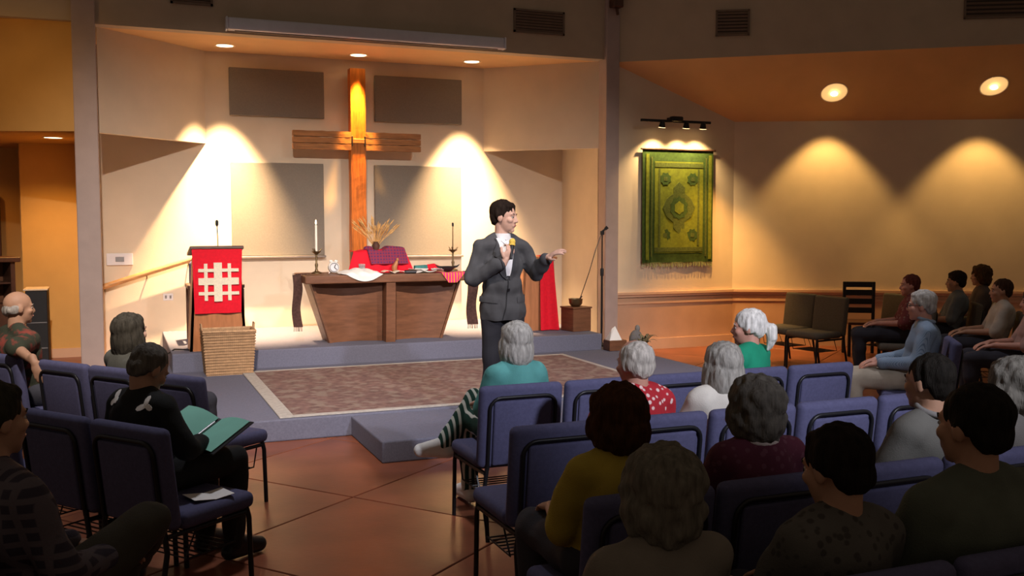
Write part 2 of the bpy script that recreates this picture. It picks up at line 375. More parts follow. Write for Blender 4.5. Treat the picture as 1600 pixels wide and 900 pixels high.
for s in (-1, 1):
    x0, x1 = (-0.86, -0.095) if s < 0 else (0.095, 0.86)
    for k in range(3):
        z0 = 2.345 + k * 0.083
        hew(MB(), x0, x1, -0.10, -0.02, z0, z0 + 0.074, 'x', 12, 0.006, 5 * s + k * 2.3).build('arm_plank', 'crossarm', t)
for s in (-1, 1):
    MB().rbox(s * 0.085 - 0.008, s * 0.085 + 0.008, -0.112, 0.0, 2.40, 2.53, 0.003, 1).build('iron_strap', 'black', t)
MB().rbox(-0.085, 0.085, -0.108, -0.085, 2.435, 2.495, 0.004, 1).build('centre_plate', 'crossarm', t)

# handrail, wall plates
t = thing('handrail', 'sloping oak handrail on the wall left of the lectern', 'handrail', (-3.2, 13.06, 0.96))
mb = MB(); mb.tube([(0, 0, 0), (0.55, 0, 0.175), (1.12, 0, 0.35)], 0.035, 10); mb.build('rail', 'oak', t, True)
for x in (0.06, 0.55, 1.05): MB().tube([(x, 0, x * 0.3125 - 0.03), (x, 0.01, x * 0.3125 - 0.06), (x, 0.089, x * 0.3125 - 0.07)], 0.008, 6).build('bracket', 'dbrass', t, True)
t = thing('wall_panel_box', 'white control plate on the wall above the handrail', 'wall plate', (-2.96, 13.15, 1.31))
MB().rbox(-0.155, 0.155, -0.03, -0.001, -0.075, 0.075, 0.008, 2).build('plate', 'plate', t)
MB().rbox(-0.05, 0.05, -0.036, -0.03, -0.03, 0.03, 0.002, 1).build('screen', 'metal', t)
t = thing('wall_outlet', 'small pale wall outlet below the handrail', 'outlet', (-2.4, 13.15, 0.82))
MB().rbox(-0.06, 0.06, -0.012, -0.001, -0.045, 0.045, 0.004, 1).build('plate', 'plate', t)
for s in (-1, 1): MB().rbox(s * 0.028 - 0.012, s * 0.028 + 0.012, -0.016, -0.012, -0.02, 0.02, 0.002, 1).build('socket', 'metal', t)
# projection screen case
t = thing('screen_case', 'long pale projection screen case under the fascia', 'screen case', (-0.05, 11.815, 3.975))
MB().rbox(-1.70, 1.70, -0.12, 0, 0, 0.14, 0.02, 3).build('case', 'screen', t, True)
MB().box(-1.62, 1.62, -0.075, -0.045, -0.012, 0.002).build('slot', 'ledge', t)
for s in (-1, 1): MB().rbox(s * 1.71 - 0.012, s * 1.71 + 0.012, -0.125, 0, -0.005, 0.145, 0.006, 1).build('end_cap', 'screen', t)
def vent(label, loc, rotz, w_, h_, n=7):
    t = thing('air_vent', label, 'air vent', loc, rotz, 'brown vents high on the walls')
    MB().box(-w_ / 2 + 0.02, w_ / 2 - 0.02, -0.006, 0, 0.02, h_ - 0.02).build('backing', 'ventd', t)
    mb = MB()
    for a in ((-w_ / 2, -w_ / 2 + 0.025, 0, h_), (w_ / 2 - 0.025, w_ / 2, 0, h_), (-w_ / 2, w_ / 2, 0, 0.025), (-w_ / 2, w_ / 2, h_ - 0.025, h_)): mb.box(a[0], a[1], -0.02, 0, a[2], a[3])
    mb.build('frame', 'vent', t)
    me = MB().box(-w_ / 2 + 0.025, w_ / 2 - 0.025, -0.014, -0.008, -0.014, 0.014, Matrix.Rotation(R(30), 4, 'X')).mesh('slat', 'vent')
    for k in range(n): link('slat', me, t, loc=(0, 0, 0.04 + (h_ - 0.08) * k / (n - 1)))
vent('brown wall vent above the right part of the altar alcove', (2.18, 11.82, 4.22), 0, 0.72, 0.30)
vent('brown wall vent at the top edge above the lectern', (-2.13, 11.82, 4.24), 0, 0.46, 0.30)
fd = (Vector(e1[:2]) - Vector((3.24, 11.83))); fa = math.atan2(fd.y, fd.x); fu = fd.normalized()
def fpt(px_t): p = Vector((3.24, 11.83)) + fu * px_t; return p
p = fpt(1.60); vent('brown wall vent above the green tapestry', (p.x, p.y, 4.23), fa, 0.44, 0.34)
p = fpt(5.1); vent('large dark vent in the top right corner', (p.x, p.y, 4.37), fa, 1.2, 0.5, 9)
t = thing('pillar_bracket', 'dark bracket at the top of the right pillar', 'bracket', (3.25, 11.76, 4.62))
MB().rbox(-0.08, 0.08, -0.12, 0, 0, 0.25, 0.01, 1).build('plate', 'dwood', t); MB().tube([(0, -0.06, 0.02), (0, -0.10, -0.10)], 0.02, 8).build('arm', 'dwood', t, True)

# ------------------------------------------------------------------ ceiling lamps
def downlight(label, loc, power, color, angle, blend, aim=None, r=0.10):
    t = thing('recessed_downlight', label, 'ceiling light', loc, 0, 'recessed ceiling lights')
    MB().lathe([(r, 0.0), (r + 0.02, -0.008), (r + 0.025, 0.0)], seg=24).build('trim_ring', 'trim', t, True)
    MB().lathe([(0.0, -0.003), (r, -0.003), (r, 0.0)], seg=24).build('lens', 'lens_w', t)
    s = spot('downlight_lamp', (loc[0], loc[1], loc[2] - 0.03), aim or (loc[0], loc[1], 0), power, color, angle, blend, 0.03)
    return t
WARM = (1.0, 0.58, 0.22)
downlight('recessed ceiling light above the lectern in the alcove', (-1.69, 12.66, Zc), 5600, (1, 0.66, 0.35), 58, 1.0, (-1.69, 12.70, 0))
downlight('recessed ceiling light directly above the cross', (0.0, 12.72, Zc), 1300, (1, 0.50, 0.11), 34, 0.8, (0.02, 12.87, 2.4))
downlight('recessed ceiling light above the right tall panel', (1.55, 12.66, Zc), 5400, (1, 0.66, 0.35), 58, 1.0, (1.55, 12.70, 0))
downlight('recessed ceiling light in the left passage', (-3.66, 12.9, 2.78), 115, (1, 0.52, 0.14), 125, 0.8, (-3.72, 13.2, 0))
spot('passage_fill', (-5.0, 14.2, 2.7), (-5.0, 14.3, 0), 25, (1, 0.45, 0.12), 140, 0.8)  # added lamp without a fixture, fills the far end of the passage
spot('left_header_fill', (-4.3, 10.4, 3.3), (-4.0, 11.9, 3.1), 26, (1, 0.50, 0.12), 110, 1.0, 0.2)  # added lamp in mid-air; warms the left header
for k, (x, y, z, lb) in enumerate(((6.16, 10.84, 3.54, 'round amber downlight in the sloped soffit nearer the tapestry'), (7.95, 9.81, 3.59, 'round amber downlight in the sloped soffit at the right edge'))):
    t = thing('soffit_downlight', lb, 'ceiling light', (x, y, z), 0, 'recessed ceiling lights')
    sn = Vector((N.x * 0.607, N.y * 0.607, -0.795)).normalized()
    q = sn.to_track_quat('Z', 'Y').to_matrix().to_4x4()
    r = 0.17
    MB().lathe([(r, 0.002), (r + 0.012, 0.006), (r + 0.02, 0.0)], seg=28, mtx=q).build('trim_ring', 'trim', t, True)
    MB().lathe([(0.0, 0.003), (r, 0.003), (r, 0.0)], seg=28, mtx=q).build('lens', mat('soffit_lens', (1, 0.75, 0.4), 0.6, 0.02, emit=(1, 0.60, 0.22, 0.75)), t)
    MB().ell((0, 0, -0.02), (0.05, 0.05, 0.03)).build('bulb', 'bulb', t, True)
    spot('soffit_lamp', (x + sn.x * 0.05, y + sn.y * 0.05, z - 0.07), (x - N.x * 0.12, y - N.y * 0.12, 0), 150, (1, 0.58, 0.18), 84, 0.45, 0.05)
# track light
t = thing('track_light', 'black track light bar with three spots above the tapestry', 'track light', (4.13, 11.60, 3.14))
MB().rbox(-0.55, 0.55, -0.018, 0.018, -0.015, 0.02, 0.005, 1).build('track_bar', 'black', t)
MB().rbox(-0.09, 0.09, -0.05, 0.05, 0.0, 0.07, 0.02, 2).build('canopy', 'black', t, True)
MB().tube([(0, 0, 0.04), (0, 0.225, 0.06)], 0.015, 8).build('wall_arm', 'black', t, True)
for x in (-0.22, 0.16, 0.43):
    a = (Vector((4.13 + x * 1.1, 11.79, 2.0)) - Vector((4.13 + x, 11.60, 3.08))).normalized()
    q = Matrix.Translation((x, 0, -0.055)) @ a.to_track_quat('Z', 'Y').to_matrix().to_4x4()
    hd_ = MB().lathe([(0.0, -0.06), (0.03, -0.055), (0.045, 0.02), (0.05, 0.03)], seg=16, mtx=q).build('spot_head', 'black', t, True)
    MB().lathe([(0.0, 0.032), (0.047, 0.032), (0.047, 0.028)], seg=16, mtx=q).build('bulb_face', 'bulb', hd_)
    MB().tube([(x, 0, -0.01), (x, 0, -0.05)], 0.012, 6).build('stem', 'black', t)
    p0 = Vector((4.13 + x, 11.60, 3.085)) + a * 0.04
    spot('track_and_added_lamp', p0, p0 + a, 85, (1, 0.68, 0.32), 104, 0.8, 0.02)
spot('track_and_added_lamp', (4.5, 11.2, 3.05), (4.95, 11.5, 0.0), 420, (1, 0.50, 0.13), 70, 0.9, 0.03)  # added lamp, belongs to no track head; lights the corner and floor orange

# ------------------------------------------------------------------ tapestry
t = thing('wall_tapestry', 'green medallion tapestry hanging under the track light', 'tapestry', (4.29, 11.80, 1.17))
wz = lambda x, z: 0.012 * math.sin(x * 9 + z * 2) * (1 - z / 1.6)
def tp(x0, x1, z0, z1, off, th): return lambda u, v: (x0 + (x1 - x0) * u, -0.012 - off - abs(wz(x0 + (x1 - x0) * u, z0 + (z1 - z0) * v)), z0 + (z1 - z0) * v)
MB().grid(tp(-0.57, 0.57, 0.04, 1.60, 0, 0.004), 24, 24, 0.006).build('cloth', 'greend', t, True)
MB().grid(tp(-0.38, 0.40, 0.17, 1.44, 0.005, 0), 20, 24, 0.004).build('field', 'green', t, True)
def strip(a, m): MB().grid(tp(*a, 0.010, 0), max(2, int((a[1] - a[0]) / 0.06)), max(2, int((a[3] - a[2]) / 0.06)), 0.003).build('border_line', m, t, True)
for a in ((-0.52, -0.47, 0.08, 1.54), (-0.44, -0.415, 0.12, 1.50), (0.435, 0.46, 0.12, 1.50), (0.49, 0.54, 0.08, 1.54)): strip(a, 'green' if a[1] - a[0] > 0.03 else 'greenm')
for a in ((-0.38, 0.40, 1.36, 1.42), (-0.38, 0.40, 0.19, 0.25)): strip(a, 'greenm')
for a in ((-0.32, -0.29, 0.27, 1.34), (0.31, 0.34, 0.27, 1.34)): strip(a, 'greenm')
def medal(cx, cz, pts, m, off): 
    mb = MB(); n = len(pts); mb.add([(cx + p[0], -0.024 - off, cz + p[1]) for p in pts] + [(cx + p[0], -0.018, cz + p[1]) for p in pts], [tuple(range(n))] + [(i, (i + 1) % n, n + (i + 1) % n, n + i) for i in range(n)])
    mb.build('medallion', m, t)
ring = lambda r, n, k, a: [((r + a * (i % 2)) * math.cos(2 * math.pi * i / n), (r + a * (i % 2)) * k * math.sin(2 * math.pi * i / n)) for i in range(n)]
for x in (-0.21, 0.23):
    for z in (0.42, 1.20): medal(x, z, ring(0.075, 16, 1.0, 0.02), 'greend', 0); medal(x, z, ring(0.03, 8, 1.0, 0.01), 'greenm', 0.003)
medal(0.01, 0.80, [(0, 0.36), (0.09, 0.28), (0.09, 0.2), (0.2, 0.12), (0.26, 0), (0.2, -0.12), (0.09, -0.2), (0.09, -0.28), (0, -0.36), (-0.09, -0.28), (-0.09, -0.2), (-0.2, -0.12), (-0.26, 0), (-0.2, 0.12), (-0.09, 0.2), (-0.09, 0.28)], 'greenm', 0.001)
medal(0.01, 0.80, ring(0.13, 20, 1.1, 0.02), 'greend', 0.004); medal(0.01, 0.80, ring(0.07, 12, 1.1, 0.015), 'green', 0.007)
MB().tube([(-0.60, -0.02, 1.605), (0.60, -0.02, 1.605)], 0.014, 8).build('hanging_rod', 'dwood', t, True)
mb = MB()
for k in range(58):
    x = -0.565 + 1.13 * k / 57; l = 0.05 + random.random() * 0.03
    mb.tube([(x, -0.016, 0.045), (x + random.uniform(-.01, .01), -0.02, 0.045 - l)], 0.005, 4)
fr = mb.build('fringe', 'fringe', t); fr['kind'] = 'stuff'

# ------------------------------------------------------------------ lectern with cloth, basket
t = thing('lectern', 'tapered wooden lectern with slanted top behind the wicker basket', 'lectern', (-1.99, 11.18, 0.38))
def prism_xz(mb, pts, y0, y1): 
    n = len(pts); return mb.add([(p[0], y, p[1]) for y in (y0, y1) for p in pts], [tuple(range(n)), tuple(range(n, 2 * n))[::-1]] + [(i, (i + 1) % n, n + (i + 1) % n, n + i) for i in range(n)])
prism_xz(MB(), [(-0.30, 0), (0.30, 0), (0.24, 1.06), (-0.24, 1.06)], -0.20, -0.17).build('front_panel', 'wood2', t)
for s in (-1, 1):
    MB().add([(s * 0.30, -0.20, 0), (s * 0.30, 0.18, 0), (s * 0.24, 0.18, 0.98), (s * 0.24, -0.20, 1.06), (s * 0.27, -0.20, 0), (s * 0.27, 0.18, 0), (s * 0.21, 0.18, 0.98), (s * 0.21, -0.20, 1.06)],
             [(0, 1, 2, 3), (4, 7, 6, 5), (0, 4, 5, 1), (1, 5, 6, 2), (2, 6, 7, 3), (3, 7, 4, 0)]).build('side_panel', 'wood2', t)
MB().rbox(-0.28, 0.28, -0.24, 0.25, -0.015, 0.02, 0.006, 1, Matrix.Translation((0, 0, 1.08)) @ Matrix.Rotation(R(-10), 4, 'X')).build('slanted_top', 'dwood', t)
MB().box(-0.21, 0.21, -0.17, 0.16, 0.55, 0.575).build('shelf', 'wood2', t)
g = thing('gooseneck_microphone', 'thin black gooseneck microphone on the red draped lectern', 'microphone', (-1.96, 11.18, 1.47))
MB().lathe([(0.03, 0), (0.03, 0.02), (0.01, 0.025)], seg=12).build('base', 'blackp', g, True)
MB().tube([(0, 0, 0.02), (0, 0.0, 0.15), (-0.004, 0.01, 0.27)], 0.005, 6).build('stem', 'black', g, True)
MB().lathe([(0.008, 0.26), (0.017, 0.275), (0.017, 0.315), (0.008, 0.33)], c=(-0.004, 0.01, 0), seg=12).build('capsule', 'blackp', g, True)
t = thing('lectern_cloth', 'bright red cloth with pale woven cross hanging from the lectern', 'cloth', (-1.99, 10.95, 0.79))
def cl(u, v):
    x = -0.262 + 0.524 * u; z = v * 1.0
    if z <= 0.72: return (x * (0.93 + 0.07 * (z / 0.72)), -0.012 * math.sin(u * 11) * (1 - z / 0.72), z)
    return (x, (z - 0.72) * 1.35 + 0.0, 0.725 - (z - 0.72) * 0.18)
MB().grid(lambda u, v: cl(u, v), 16, 24, 0.006).build('cloth', 'red', t, True)
for (x0, x1, z0, z1) in ((-0.04, 0.045, 0.13, 0.55), (-0.20, 0.22, 0.31, 0.385), (-0.14, -0.105, 0.14, 0.54), (0.105, 0.14, 0.14, 0.54), (-0.20, 0.22, 0.45, 0.485), (-0.20, 0.22, 0.20, 0.235)):
    off = 0.020 + 0.001 * (x1 - x0)
    MB().box(x0, x1, -off, -0.004, z0, z1).build('emblem_band', 'cream', t, label='pale woven cross band')
t = thing('wicker_basket', 'square tan wicker basket standing in front of the lectern', 'basket', (-1.93, 10.62, 0.18))
def bask(w0, w1, d0, d1, h0, h1): return [(-w0, -d0, h0), (w0, -d0, h0), (w0, d0, h0), (-w0, d0, h0), (-w1, -d1, h1), (w1, -d1, h1), (w1, d1, h1), (-w1, d1, h1)]
mb = MB(); mb.add(bask(0.235, 0.265, 0.15, 0.175, 0, 0.46) + bask(0.22, 0.25, 0.135, 0.16, 0.02, 0.46),
  [(0, 3, 2, 1), (0, 1, 5, 4), (1, 2, 6, 5), (2, 3, 7, 6), (3, 0, 4, 7), (8, 9, 10, 11), (8, 12, 13, 9), (9, 13, 14, 10), (10, 14, 15, 11), (11, 15, 12, 8), (4, 5, 13, 12), (5, 6, 14, 13), (6, 7, 15, 14), (7, 4, 12, 15)])
mb.build('body', 'wicker', t)
mb = MB()
for k in range(15):
    f = k / 14; w_ = 0.235 + 0.03 * f + 0.004; d_ = 0.15 + 0.025 * f + 0.004; z = 0.02 + 0.42 * f
    mb.tube([(-w_, -d_, z), (w_, -d_, z), (w_, d_, z), (-w_, d_, z)], 0.007, 5, True)
mb.build('weave_bands', 'wicker', t)['kind'] = 'stuff'
MB().tube([(-0.265, -0.175, 0.46), (0.265, -0.175, 0.46), (0.265, 0.175, 0.46), (-0.265, 0.175, 0.46)], 0.014, 8, True).build('rim', 'wickrim', t, True)
for s in (-1, 1):
    MB().tube([(s * 0.262, -0.06, 0.46), (s * 0.27, -0.05, 0.53), (s * 0.27, 0.05, 0.53), (s * 0.262, 0.06, 0.46)], 0.008, 6).build('handle', 'wickrim', t, True)
MB().tube([(-2.75, 11.6, 0.19), (-2.55, 11.3, 0.3), (-2.44, 11.1, 0.40), (-2.35, 11.0, 0.405), (-2.28, 11.05, 0.39)], 0.008, 6).build('microphone_cable', 'black', None, True)
tag(bpy.data.objects['microphone_cable'], 'black cable running over the platform edge left of the lectern', 'cable')

# ------------------------------------------------------------------ altar table
t = thing('altar_table', 'wide walnut altar table with tapered base and centre fin', 'altar', (-0.06, 11.3, 0.38))
MB().rbox(-0.99, 0.99, -0.36, 0.40, 0.70, 0.795, 0.012, 2).build('table_top', 'wood', t)
def curved(x0b, x1b, x0t, x1t, y, bow):
    def f(u, v):
        a = x0b + (x1b - x0b) * u; b_ = x0t + (x1t - x0t) * u
        x = a + (b_ - a) * v; return (x, y + bow * math.sin(math.pi * u) - 0.03 * v, 0.001 + 0.699 * v)
    return f
MB().grid(curved(-0.68, -0.06, -0.90, -0.06, -0.14, 0.09), 12, 8, 0.03).build('front_panel', 'wood', t, True)
MB().grid(curved(0.06, 0.68, 0.06, 0.90, -0.14, 0.09), 12, 8, 0.03).build('front_panel', 'wood', t, True)
for s in (-1, 1):
    MB().add([(s * 0.68, -0.15, 0), (s * 0.68, 0.30, 0), (s * 0.90, 0.34, 0.70), (s * 0.90, -0.20, 0.70), (s * 0.65, -0.15, 0), (s * 0.65, 0.30, 0), (s * 0.87, 0.34, 0.70), (s * 0.87, -0.20, 0.70)],
             [(0, 1, 2, 3), (4, 7, 6, 5), (0, 4, 5, 1), (1, 5, 6, 2), (2, 6, 7, 3), (3, 7, 4, 0)]).build('side_panel', 'wood', t)
MB().add([(-0.055, -0.30, 0), (0.055, -0.30, 0), (0.055, -0.05, 0), (-0.055, -0.05, 0), (-0.055, -0.34, 0.70), (0.055, -0.34, 0.70), (0.055, -0.05, 0.70), (-0.055, -0.05, 0.70)],
         [(0, 3, 2, 1), (4, 5, 6, 7), (0, 1, 5, 4), (1, 2, 6, 5), (2, 3, 7, 6), (3, 0, 4, 7)]).build('centre_fin', 'wood', t)
MB().box(-0.66, 0.66, 0.28, 0.31, 0, 0.70).build('back_panel', 'wood', t)
ZT = 1.176
def candlestick(label, x, y, lit):
    t = thing('candlestick', label, 'candlestick', (x, y, ZT))
    h = 0.26
    MB().lathe([(0.0, 0), (0.06, 0), (0.06, 0.012), (0.02, 0.03), (0.012, 0.06), (0.02, 0.10), (0.01, 0.13), (0.012, h - 0.04), (0.05, h - 0.01), (0.055, h), (0.02, h)], seg=20).build('stand', 'dbrass', t, True)
    for a in range(3):
        an = a * 2.1; MB().tube([(0.03 * math.cos(an), 0.03 * math.sin(an), h - 0.01), (0.065 * math.cos(an), 0.065 * math.sin(an), h + 0.03)], 0.006, 6).build('prong', 'dbrass', t, True)
    if lit:
        MB().lathe([(0.014, h), (0.013, h + 0.30), (0.008, h + 0.305)], seg=14).build('candle', 'wax', t, True)
        MB().lathe([(0.0, h + 0.31), (0.010, h + 0.325), (0.008, h + 0.345), (0.0, h + 0.37)], seg=10).build('flame', 'flame', t, True)
    else:
        MB().lathe([(0.008, h), (0.007, h + 0.28), (0.005, h + 0.285)], seg=10).build('taper', 'dbrass', t, True)
        MB().lathe([(0.0, h + 0.28), (0.013, h + 0.29), (0.013, h + 0.325), (0.0, h + 0.335)], seg=10).build('snuffer', 'blackp', t, True)
candlestick('brass candlestick with white lit candle at the altar left end', -0.84, 11.38, True)
candlestick('dark candlestick with thin capped taper at the altar right end', 0.86, 11.45, False)
# alarm clock
t = thing('table_clock', 'round white table clock beside the lit candle on the altar', 'clock', (-0.66, 11.28, ZT))
q = Matrix.Translation((0, 0, 0.075)) @ Matrix.Rotation(R(90), 4, 'X')
MB().lathe([(0.0, -0.03), (0.06, -0.03), (0.068, 0), (0.06, 0.03)], seg=24, mtx=q).build('case', 'paper', t, True)
MB().lathe([(0.0, 0.033), (0.05, 0.033), (0.05, 0.028)], seg=24, mtx=q).build('dial', 'plate', t)
for a in (0.5, 2.3): MB().box(-0.004, 0.004, -0.04, -0.035, 0, 0.04, Matrix.Translation((0, 0, 0.075)) @ Matrix.Rotation(a, 4, 'Y')).build('hand', 'ink', t)
MB().tube([(0.05 * math.cos(a / 16 * 6.283), -0.036, 0.075 + 0.05 * math.sin(a / 16 * 6.283)) for a in range(16)], 0.004, 6, True).build('dial_rim', 'metal', t, True)
for s in (-1, 1):
    MB().tube([(s * 0.04, 0, 0.02), (s * 0.055, 0, 0.002)], 0.008, 6).build('foot', 'metal', t, True)
    MB().ell((s * 0.03, 0, 0.145), (0.022, 0.02, 0.016)).build('bell', 'paper', t, True)
# red draped stand, scarf, wheat
t = thing('red_draped_stand', 'small stand covered with red cloth behind the altar objects', 'draped stand', (-0.09, 11.45, ZT))
def drape(u, v):
    x = -0.40 + 0.80 * u
    if v < 0.55:
        k = v / 0.55; wv = 0.02 * math.sin(u * 24) * (1 - k)
        return (x * (1 - 0.22 * k), -0.17 + 0.08 * k + wv, 0.26 * k + 0.002)
    k = (v - 0.55) / 0.45; return (x * 0.78, -0.09 + 0.24 * k, 0.26 - 0.01 * math.sin(u * 20))
MB().grid(drape, 24, 12, 0.008).build('red_drape', 'red', t, True)
MB().box(-0.30, 0.30, -0.07, 0.14, 0, 0.24).build('stand', 'dwood', t)
t = thing('folded_scarf', 'dark purple plaid scarf draped over the red covered stand', 'scarf', (-0.09, 11.45, ZT + 0.2625))
def scf(u, v):
    x = -0.17 + 0.46 * u + 0.05 * (1 - v); k = v
    if k < 0.6: return (x, -0.115 - 0.02 * (1 - k / 0.6) + 0.012 * math.sin(u * 14) - 0.012 * (1 - k / 0.6) * 3, -0.16 + 0.165 * k / 0.6)
    return (x, -0.115 + (k - 0.6) * 0.5, 0.008 + 0.012 * math.sin(u * 14) + 0.05 * max(0, math.sin(u * 6.0 - 3)) )
MB().grid(scf, 20, 12, 0.01).build('scarf', 'purple', t, True)
MB().ell((-0.13, -0.06, 0.025), (0.06, 0.04, 0.03)).build('knot', 'purple', t, True)
mb = MB(); mb.lathe([(0.0, 0), (0.05, 0.0), (0.075, 0.10), (0.045, 0.2), (0.05, 0.22)], seg=16)
t = thing('wheat_arrangement', 'spray of dried golden wheat in a pot below the cross', 'dried flowers', (-0.10, 11.50, ZT + 0.264))
MB().lathe([(0.0, 0), (0.035, 0.0), (0.05, 0.05), (0.035, 0.09), (0.04, 0.10)], seg=16).build('pot', 'dwood', t, True)
stalk = []
for k in range(60):
    a = random.uniform(0, 6.283); sp = random.uniform(0.03, 0.30); h = random.uniform(0.22, 0.42) * (1 - sp * 0.8)
    tip = Vector((sp * math.cos(a), sp * 0.5 * math.sin(a), h + 0.03)); mid = Vector((tip.x * 0.4, tip.y * 0.4, h * 0.6))
    s_ = MB().tube([(tip.x * 0.08, tip.y * 0.08, 0.04), mid, tip], 0.003, 4)
    d = (tip - mid).normalized(); s_.tube([tip - d * 0.06, tip - d * 0.03, tip + d * 0.02], [0.004, 0.010, 0.002], 5)
    s_.build('stalk', 'wheat', t)
# glass, figurine, papers
t = thing('drinking_glass', 'clear drinking glass in front of the red covered stand', 'glass', (-0.34, 11.22, ZT))
MB().lathe([(0.0, 0), (0.036, 0), (0.042, 0.11), (0.038, 0.11), (0.033, 0.01), (0.0, 0.01)], seg=20).build('bowl', 'glass', t, True)
MB().lathe([(0.0, 0.012), (0.032, 0.012), (0.035, 0.07), (0.0, 0.07)], seg=20).build('water', 'plate', t, True)
t = thing('carved_figurine', 'small brown carved figurine in front of the red cloth', 'figurine', (0.06, 11.20, ZT))
MB().ell((0, 0, 0.012), (0.05, 0.035, 0.012)).build('base', 'dwood', t, True)
MB().tube([(-0.01, 0, 0.01), (-0.015, 0, 0.07), (0.012, 0, 0.12), (0.02, 0, 0.15)], [0.03, 0.034, 0.022, 0.012], 10).build('body', 'wood2', t, True)
MB().ell((0.022, -0.004, 0.155), (0.018, 0.018, 0.022)).build('head', 'wood2', t, True)
t = thing('white_altar_cloth', 'white cloth bunched over the front left of the altar', 'cloth', (-0.52, 11.1, ZT))
def wcl(u, v):
    x = -0.12 + 0.46 * u; 
    if v < 0.35: return (x * 0.9 + 0.05, -0.175 - 0.004 + 0.008 * math.sin(u * 16), 0.008 - (0.35 - v) * (0.22 * math.sin(u * 3.14159) + 0.02))
    return (x, -0.165 + (v - 0.35) * 0.5, 0.010 + 0.05 * math.sin(u * 3.1) * max(0, math.sin((v - 0.35) * 4.6)) + 0.008 * (1 + math.sin(u * 21 + v * 7)))
MB().grid(wcl, 22, 14, 0.006).build('cloth', 'white', t, True)
t = thing('paper_stack', 'white papers and booklets spread on the altar right of centre', 'papers', (0.24, 11.10, ZT))
for k, (x, y, a, w_, h_) in enumerate(((0, 0, 0.1, 0.2, 0.14), (0.22, 0.03, -0.3, 0.16, 0.2), (0.40, 0.05, 0.25, 0.18, 0.14), (0.10, 0.1, 0.6, 0.14, 0.2), (0.3, -0.04, 0.9, 0.1, 0.14))):
    MB().grid(lambda u, v, x=x, y=y, a=a, w_=w_, h_=h_, k=k: ((x + (u - .5) * w_ * math.cos(a) - (v - .5) * h_ * math.sin(a)), (y + (u - .5) * w_ * math.sin(a) + (v - .5) * h_ * math.cos(a)), 0.004 + 0.007 * k + 0.02 * (2 * u - 1) ** 2), 6, 4, 0.003).build('sheet', 'paper', t)
t = thing('open_book', 'open book lying between the white cloth and papers on the altar', 'book', (-0.02, 11.03, ZT))
MB().box(-0.13, 0.13, -0.08, 0.08, 0.0, 0.006).build('cover', 'dwood', t)
for s in (-1, 1): MB().grid(lambda u, v, s=s: (s * 0.125 * u, -0.075 + 0.15 * v, 0.008 + 0.028 * math.sin(u * 2.6)), 6, 2, 0.004).build('pages', 'cream', t, True)
t = thing('eyeglasses_case', 'small dark folded item on the altar papers', 'case', (0.18, 10.99, ZT))
MB().rbox(-0.07, 0.07, -0.03, 0.03, 0.0, 0.04, 0.015, 3).build('body', 'blackp', t, True); MB().rbox(-0.068, 0.068, -0.031, -0.027, 0.018, 0.024, 0.001, 1).build('seam', 'metal', t)
t = thing('rolled_cloth', 'rolled teal and red cloth behind the altar papers', 'cloth', (0.48, 11.36, ZT))
MB().tube([(-0.14, 0, 0.04), (0.0, 0, 0.042), (0.02, 0, 0.042)], [0.036, 0.04, 0.036], 12).build('teal_roll', 'tealc', t, True)
MB().tube([(0.02, 0, 0.045), (0.10, -0.01, 0.05), (0.20, -0.02, 0.03)], [0.04, 0.048, 0.022], 12).build('red_roll', 'red', t, True)
t = thing('woven_runner', 'bright pink and orange woven cloth hanging over the altar front corner', 'cloth', (0.68, 10.93, ZT))
def wr(u, v):
    x = -0.14 + 0.30 * u
    if v < 0.5: return (x * (0.35 + 1.3 * v), -0.002 - 0.008 + 0.006 * math.sin(u * 15), 0.006 - (0.5 - v) * 0.24)
    return (x, (v - 0.5) * 0.4, 0.006 + 0.004 * math.sin(u * 15))
MB().grid(wr, 14, 10, 0.005).build('cloth', 'multi', t, True)
MB().grid(lambda u, v: (0.15 + 0.07 * u, -0.010 - 0.003 * math.sin(u * 9), 0.006 - 0.10 * v * (1 - 0.4 * u)), 6, 6, 0.004).build('lime_edge', 'limec', t, True)
t = thing('dark_bowl', 'small dark bowl with upturned rim on the bright woven cloth', 'bowl', (0.66, 11.06, ZT + 0.012))
MB().lathe([(0.0, 0.0), (0.04, 0.0), (0.085, 0.045), (0.09, 0.06), (0.08, 0.055), (0.035, 0.012), (0.0, 0.012)], seg=20).build('bowl', 'blackp', t, True)
for s in (-1, 1): MB().tube([(s * 0.08, 0, 0.05), (s * 0.12, 0, 0.058), (s * 0.15, 0, 0.08)], [0.015, 0.011, 0.004], 8).build('horn_handle', 'blackp', t, True)
def hang(label, x, w_, l, y):
    t = thing('hanging_stole', label, 'cloth strip', (x, y, ZT - 0.02))
    MB().grid(lambda u, v: (-w_ / 2 + w_ * u + 0.012 * math.sin(v * 7), 0.012 * math.sin(v * 9 + u * 3), -l * v + 0.02), 5, 16, 0.007).build('strip', 'brownc', t, True)
    MB().grid(lambda u, v: (-w_ / 2 + w_ * u + (0.10 * v if x < 0 else -0.10 * v), 0.002 * math.sin(u * 6), 0.027), 5, 3, 0.006).build('top_fold', 'brownc', t, True)
    mb = MB()
    for k in range(7):
        xx = -w_ / 2 + w_ * (k + .5) / 7 + 0.012 * math.sin(7); mb.tube([(xx, 0, -l + 0.025), (xx + random.uniform(-.006, .006), 0, -l - 0.03)], 0.004, 4)
    mb.build('fringe', 'brownc', t)['kind'] = 'stuff'
hang('dark brown cloth strip hanging from the altar left end', -1.10, 0.10, 0.60, 11.2)
hang('dark brown cloth strip hanging from the altar right end', 0.985, 0.13, 0.64, 11.1)

